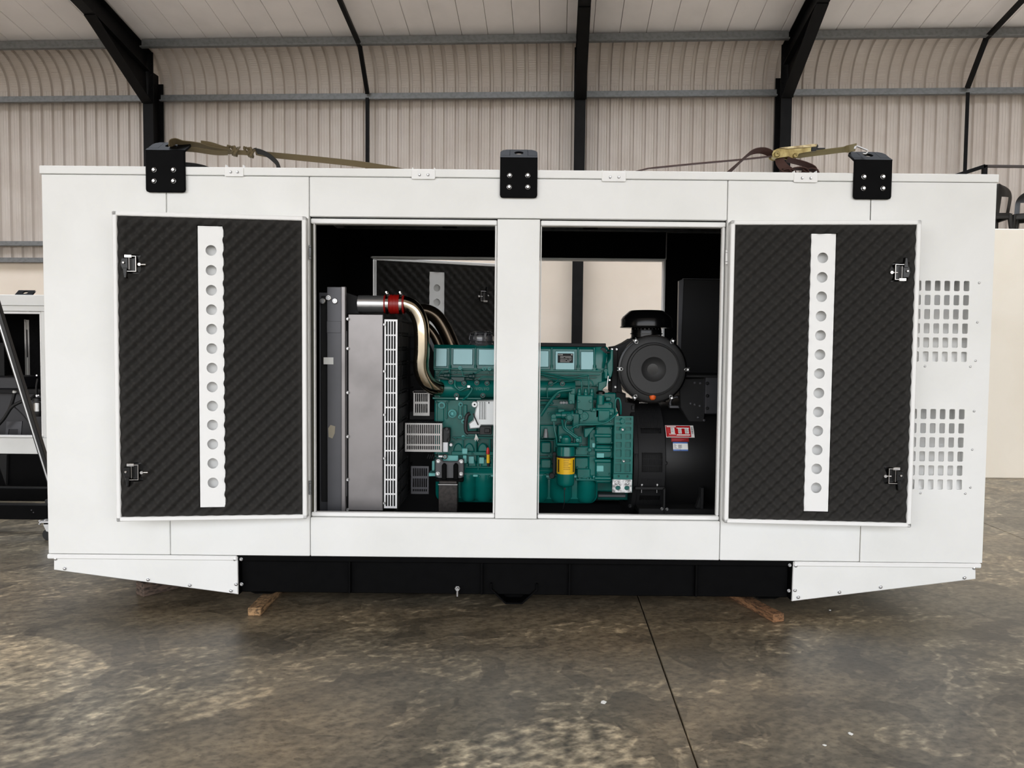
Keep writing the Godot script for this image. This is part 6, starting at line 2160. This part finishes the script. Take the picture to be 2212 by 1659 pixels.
# ---------------------------------------------------------------- second canopy behind, at the left edge
func far_generator() -> void:
	var o := thing("generator_canopy", "smaller white generator canopy standing behind at the left edge", "generator canopy")
	var z := -3.0
	var x1 := -4.05
	var x0 := -7.2
	var yt := 1.835
	var yb := 0.388
	var ox := at(90, 800, z).x
	var oy0 := 0.545; var oy1 := 1.668
	wbox(o, "roof_trim", x0, 1.737 + 0.002, z - 1.1, x1, yt, z + 0.006, M.white)
	wbox(o, "front_panel", x0, oy1 + 0.02, z - 0.04, x1, 1.737, z, M.white)
	wbox(o, "front_panel", x0, yb, z - 0.04, x1, oy0 - 0.01, z, M.white)
	wbox(o, "front_panel", ox, oy0 - 0.008, z - 0.04, x1, oy1 + 0.018, z - 0.004, M.white)
	wbox(o, "end_panel", x1 - 0.03, yb, z - 1.1, x1, 1.737, z - 0.041, M.white)
	wbox(o, "rear_panel", x0, yb, z - 1.12, x1, 1.737, z - 1.085, M.white)
	var f := Sh.new()
	f.box(Vector3((x0 + ox) / 2, oy1 + 0.006, z - 0.02), Vector3(ox - x0, 0.02, 0.035), 0.003)
	f.box(Vector3((x0 + ox) / 2, oy0 + 0.004, z - 0.01), Vector3(ox - x0, 0.02, 0.05), 0.003)
	f.box(Vector3(ox - 0.008, (oy0 + oy1) / 2, z - 0.025), Vector3(0.016, oy1 - oy0, 0.04), 0.003)
	part("door_frame", f, M.white_plain, o)
	wbox(o, "lining", x0, yb, z - 1.08, x1 - 0.032, 1.72, z - 1.04, M.foam_dark)
	wbox(o, "lining", x1 - 0.06, yb, z - 1.04, x1 - 0.032, 1.72, z - 0.05, M.foam_dark)
	# rear door frame seen through the opening, and the lined door beyond it
	var zr := z - 1.02
	var rf := Sh.new()
	pb(rf, 53, 690, 57, 812, zr, 0.02, 0.002)
	pb(rf, 53, 691, 92, 695, zr, 0.02, 0.002)
	part("rear_door_frame", rf, M.guard, o)
	var sl := Sh.new()
	pb(sl, 56.5, 694, 59, 712, zr - 0.005, 0.01, 0.0)
	pb(sl, 58, 772, 60.5, 812, zr - 0.005, 0.01, 0.0)
	part("painted_daylight", sl, M.white_tag, o)  # solid white strips painted as daylight showing past the door
	var l2 := Sh.new()
	pb(l2, 60, 694, 64, 812, zr - 0.005, 0.02, 0.002)
	part("door_edge", l2, M.guard, o)
	var fm := foam_mesh(0, 0, 0.55, 0.75, [], 1.0, 0.018, 0.012, 1.0)
	inst("foam_lining", fm, M.foam_dim, o, Transform3D(Basis.IDENTITY, at(65, 815, zr + 0.01)))
	# tank, filter, hoses and bracket inside
	var t := Sh.new()
	pb(t, -60, 814, 40, 840, z - 0.45, 0.5, 0.01)
	pb(t, -60, 848, 120, 950, z - 0.60, 0.4, 0.01)
	part("coolant_tank", t, M.graphite_dark, o)
	var t2 := Sh.new()
	pb(t2, -60, 840, 92, 850, z - 0.5, 0.45, 0.004)
	part("shelf", t2, M.black_soft, o)
	var pn := Sh.new()
	pb(pn, -60, 740, 9, 812, z - 0.7, 0.02, 0.002)
	part("side_plate", pn, M.black_soft, o)
	var br := Sh.new()
	br.prism(ppoly([[11, 945], [14, 910], [48, 910], [45, 945], [38, 945], [39, 927], [19, 927], [17, 945]], z - 0.3), z - 0.31, z - 0.3, 0.001)
	part("bracket", br, M.graphite, o)
	var hs := Sh.new()
	pt(hs, [[32, 848, z - 0.25], [26, 870, z - 0.25], [20, 886, z - 0.25]], 0.016, 10)
	pt(hs, [[-10, 925, z - 0.2], [8, 905, z - 0.2], [25, 880, z - 0.2], [45, 868, z - 0.22], [65, 862, z - 0.25], [80, 852, z - 0.3], [98, 845, z - 0.3]], 0.015, 10)
	pt(hs, [[32, 880, z - 0.22], [48, 895, z - 0.22], [62, 912, z - 0.22], [75, 922, z - 0.25]], 0.005, 7)
	pt(hs, [[79, 856, z - 0.26], [79, 835, z - 0.26], [82, 818, z - 0.26]], 0.011, 8)
	part("hoses", hs, M.rubber, o)
	var en := Sh.new()
	en.cyl(at(31.5, 849, z - 0.25) + Vector3(-0.002, 0, 0), Basis(Vector3.BACK, -0.25), 0.018, 0.022, 12, 0.003)
	part("hose_end", en, M.white_tag, o, "white hose cap")
	var fl := Sh.new()
	fl.lathe(at(83, 888, z - 0.26), Basis.IDENTITY, [Vector2(0, 0), Vector2(0.042, 0), Vector2(0.042, 0.08), Vector2(0, 0.085)], 20)
	part("filter_bowl", fl, M.steel, o, "bright metal filter bowl")
	var fl2 := Sh.new()
	fl2.lathe(at(83, 888, z - 0.26), Basis.IDENTITY, [Vector2(0, -0.05), Vector2(0.034, -0.05), Vector2(0.046, -0.02), Vector2(0.046, 0.0), Vector2(0, 0)], 20)
	fl2.lathe(at(82, 867, z - 0.26), Basis.IDENTITY, [Vector2(0, 0), Vector2(0.046, 0), Vector2(0.044, 0.03), Vector2(0.02, 0.035), Vector2(0, 0.035)], 20)
	pb(fl2, 88, 900, 94, 912, z - 0.24, 0.04, 0.004)
	part("filter_head", fl2, M.plastic_black, o)
	var cl := Sh.new()
	for e in [[79, 855, 2.6], [83, 854, 1.8], [79, 811, 2.2], [91, 895, 2.0]]: pc(cl, e[0], e[1], e[2], z - 0.22, 0.015, 10, 0.002)
	part("hose_clip", cl, M.zinc, o)
	# lug on the roof
	var lg := Sh.new()
	var lb := Basis(Vector3.RIGHT, -deg_to_rad(52))
	var lo := at(50, 637, z)
	lg.hole(-0.078, 0.0, 0.078, 0.075, 0.0, 0.040, 0.024, 0.019, 0.019, -0.012, 0.0, lo, lb, 5)
	part("lifting_lug", lg, M.black, o)
	# black base with a raking gusset
	wbox(o, "base_frame", x0, 0.077, z - 1.08, x1, yb - 0.002, z - 0.02, M.black)
	var gs := Sh.new()
	gs.prism(ppoly([[-8, 982], [16, 982], [14, 1048]], z), z - 0.02, z + 0.01, 0.001)
	part("gusset", gs, M.black_matt, o)
	for xx in [-6.6, -4.6]: wbox(o, "bearer", xx - 0.08, 0.0, z - 1.05, xx + 0.08, 0.079, z - 0.75, M.black_matt)

# ---------------------------------------------------------------- workshop crane in front of it
func hoist() -> void:
	var o := thing("workshop_hoist", "black wheeled workshop hoist with sloping brace at the left edge", "hoist")
	var z := -1.62
	var a := at(0, 1091, z); var b := at(0, 1122, z)
	wbox(o, "leg", -5.2, b.y, z - 0.09, at(112, 1100, z).x, a.y, z, M.black, 0.004)
	wbox(o, "leg", -5.2, b.y, z - 0.75, at(112, 1100, z).x, a.y, z - 0.66, M.black, 0.004)
	var s := Sh.new()
	var p0 := at(108, 1032, z + 0.02); var p1 := at(0, 682, z + 0.02)
	var d := (p1 - p0).normalized()
	var bb := Basis(d.cross(Vector3.BACK).normalized(), d, Vector3.BACK)
	var ln := 2.0
	s.box(p0 + d * (ln / 2 - 0.3), Vector3(0.047, ln, 0.04), 0.004, bb)
	part("brace", s, M.black_gloss, o)
	var s2 := Sh.new()
	s2.box(p0 + d * (ln / 2 - 0.3) + Vector3(-0.008, 0, 0.021), Vector3(0.012, ln, 0.006), 0.002, bb)
	part("brace_highlight", s2, M.steel, o)  # bright strip added to draw the highlight along the brace
	wbox(o, "mast", -4.25, a.y, z - 0.05, -4.13, 2.2, z + 0.05, M.black, 0.004)
	var lk := Sh.new()
	pc(lk, 101, 1083, 5, z + 0.01, 0.04, 12, 0.003)
	part("pivot", lk, M.rubber, o)
	var rv := Sh.new()
	for e in [[67.5, 1102], [72, 1107]]: pc(rv, e[0], e[1], 1.3, z + 0.003, 0.006, 10, 0.001)
	part("rivet", rv, M.graphite, o)
	# castor at the tip
	var zc := -1.43
	var c := Sh.new()
	pb(c, 84, 1126, 112, 1130, zc + 0.03, 0.08, 0.002)
	c.prism(ppoly([[97, 1131], [112, 1131], [112, 1148], [104, 1146]], zc), zc + 0.02, zc + 0.024, 0.001)
	part("castor_fork", c, M.zinc, o)
	for e in [[86, 1125], [86, 1131.5], [98, 1124]]:
		inst("bolt", bolt_mesh(0.005, 0.01), M.zinc, o, Transform3D(Basis.IDENTITY, at(e[0], e[1], zc + 0.035)))
	var wv := at(106, 1154, zc)
	var w := Sh.new()
	w.lathe(Vector3(wv.x, 0.042, zc - 0.015), FRONT, [Vector2(0, 0), Vector2(0.038, 0), Vector2(0.042, 0.006), Vector2(0.042, 0.024), Vector2(0.038, 0.03), Vector2(0, 0.03)], 28)
	part("castor_wheel", w, M.rubber, o)
	var st := Sh.new()
	st.cyl(Vector3(wv.x, 0.083, zc), Basis.IDENTITY, 0.012, b.y - 0.08, 10)
	st.box(Vector3(wv.x, b.y + 0.02, (zc + z) / 2), Vector3(0.07, 0.03, 0.2), 0.003)
	part("castor_stem", st, M.black, o)
	var w2 := Sh.new()
	w2.lathe(Vector3(-4.9, 0.047, z - 0.06), FRONT, [Vector2(0, 0), Vector2(0.044, 0), Vector2(0.047, 0.006), Vector2(0.047, 0.024), Vector2(0.044, 0.03), Vector2(0, 0.03)], 28)
	part("castor_wheel", w2, M.rubber, o)

# ---------------------------------------------------------------- plastered office block with chairs on its roof
func loft() -> void:
	var z := -4.53
	var top := at(2180, 494, z).y
	var s := Sh.new()
	s.box(Vector3(7.6, top / 2, z - 1.4), Vector3(8.0, top, 2.8), 0.01)
	structure(inst("wall_office", s.mesh(), M.plaster_office, self), "cream plastered office block standing right of the canopy")
	var rl := thing("loft_railing", "black steel railing above the office block at the right edge", "railing")
	var zr := -5.7
	var p := at(2127, 357, zr)
	var r := Sh.new()
	r.box(Vector3(p.x + 2.3, p.y - 0.012, zr), Vector3(4.6, 0.028, 0.05), 0.003)
	part("top_rail", r, M.rail_brown, rl)
	var q := Sh.new()
	q.box(Vector3(p.x, (p.y + top) / 2, zr), Vector3(0.05, p.y - top, 0.05), 0.002)
	part("post", q, M.frame_black, rl)
	var q2 := Sh.new()
	q2.box(Vector3(p.x + 2.0, (p.y + top) / 2, zr), Vector3(0.05, p.y - top, 0.05), 0.002)
	part("post", q2, M.frame_black, rl)
	var h := Sh.new()
	var e0 := p + Vector3(0, -0.012, 0); var e1 := at(2072, 377, zr + 0.0)
	var d := (e1 - e0).normalized()
	h.box(e0 + d * 0.55, Vector3(0.045, 1.1, 0.05), 0.003, Basis(d.cross(Vector3.BACK).normalized(), d, Vector3.BACK))
	h.box(Vector3((e0 + d * 1.1).x, ((e0 + d * 1.1).y + top) / 2, zr), Vector3(0.05, (e0 + d * 1.1).y - top, 0.05), 0.002)
	part("sloping_rail", h, M.frame_black, rl)
	var base := chair("black plastic chair with its rounded back to the viewer, half hidden by the canopy")
	base.transform = Transform3D(Basis(Vector3.UP, deg_to_rad(172)), Vector3(6.27, top, -6.35))
	var two: Node3D = base.duplicate()
	two.name = numbered("plastic_chair")
	add_child(two, true)
	two.set_meta("label", "black plastic chair at the right edge of the picture, its seat facing out")
	two.transform = Transform3D(Basis(Vector3.UP, deg_to_rad(-38)), Vector3(6.80, top, -6.25))

func chair(label: String) -> Node3D:
	var o := thing("plastic_chair", label, "chair", "plastic chairs on the office roof")
	var s := Sh.new()
	s.prism(rrect(-0.22, -0.21, 0.22, 0.22, 0.07, 5), -0.014, 0.014, 0.012, Vector3(0, 0.445, 0), Basis(Vector3(1, 0, 0), Vector3(0, 0, -1), Vector3(0, 1, 0)))
	part("seat", s, M.chair, o)
	# curved hoop back on two stiles, open in the middle
	var b := Sh.new()
	var rows := 14
	var outer := func(t: float, u: float, off: float) -> Vector3:
		var hw := 0.215 * sqrt(maxf(0.0, 1.0 - pow(maxf(0.0, t - 0.40) / 0.605, 2.6)))
		var x := u * hw
		return Vector3(x, 0.45 + 0.37 * t, -0.19 - 0.09 * t + 0.10 * (u * u) * (1.0 - 0.3 * t) + off)
	for i in rows:
		for j in 16:
			var t0 := i / float(rows); var t1 := (i + 1) / float(rows)
			var u0 := -1.0 + j / 8.0; var u1 := -1.0 + (j + 1) / 8.0
			var um := absf((u0 + u1) / 2)
			var open := t0 < 0.52 and um > 0.24 and um < 0.70
			if open: continue
			for off in [0.0, -0.012]:
				var A: Vector3 = outer.call(t0, u0, off); var B: Vector3 = outer.call(t0, u1, off); var C: Vector3 = outer.call(t1, u1, off); var D: Vector3 = outer.call(t1, u0, off)
				var nn := []
				for e in [[t0, u0], [t0, u1], [t1, u1], [t1, u0]]:
					var tt := clampf(e[0], 0.03, 0.96)
					var du: Vector3 = outer.call(tt, e[1] + 0.02, 0.0) - outer.call(tt, e[1] - 0.02, 0.0)
					var dv: Vector3 = outer.call(tt + 0.02, e[1], 0.0) - outer.call(tt - 0.02, e[1], 0.0)
					var m := du.cross(dv).normalized()
					if (m.z < 0.0) == (off == 0.0): m = -m
					nn.append(m)
				b.q4(A, B, C, D, nn[0], nn[1], nn[2], nn[3])
	part("backrest", b, M.chair, o)
	for x in [-1.0, 1.0]:
		for zz in [-1.0, 1.0]:
			var l := Sh.new()
			l.tube([Vector3(x * 0.185, 0.445, zz * 0.185), Vector3(x * 0.205, 0.2, zz * 0.205), Vector3(x * 0.225, 0.0, zz * 0.235)], 0.024, 8, [0.032, 0.024, 0.018])
			part("leg", l, M.chair, o)
	var ap := Sh.new()
	for x in [-1.0, 1.0]: ap.box(Vector3(x * 0.195, 0.415, 0), Vector3(0.02, 0.06, 0.36), 0.008)
	for zz in [-1.0, 1.0]: ap.box(Vector3(0, 0.415, zz * 0.195), Vector3(0.36, 0.06, 0.02), 0.008)
	part("apron", ap, M.chair, o)
	return o

# ---------------------------------------------------------------- litter on the floor
func scraps() -> void:
	var defs := [[1304, 1518, 0.012, "white paper scrap left of the floor joint"], [1837, 1586, 0.010, "white paper scrap at the right of the foreground floor"], [1781, 1611, 0.007, "tiny white scrap nearest the viewer on the right of the floor"], [1793, 1319, 0.006, "tiny white scrap in the shade under the right skirt"]]
	var i := 0
	for e in defs:
		var d := cam_basis * Vector3((e[0] - IW / 2) / FOC, -(e[1] - IH / 2) / FOC, -1.0)
		var w := EYE + d * (-EYE.y / d.y)
		var s := Sh.new()
		var r: float = e[2]
		s.prism(PackedVector2Array([Vector2(-r, -r * 0.4), Vector2(r * 0.2, -r), Vector2(r, r * 0.2), Vector2(0.1 * r, r * 0.9), Vector2(-r * 0.7, r * 0.6)]), 0.0, 0.003, 0.001, Vector3.ZERO, Basis(Vector3(1, 0, 0), Vector3(0, 0.15, -1).normalized(), Vector3(0, 1, 0.15).normalized()))
		var o := inst("paper_scrap", s.mesh(), M.paper, self, Transform3D(Basis(Vector3.UP, i * 1.3), w + Vector3(0, 0.001, 0)))
		tag(o, e[3], "litter", "paper scraps on the floor")
		i += 1
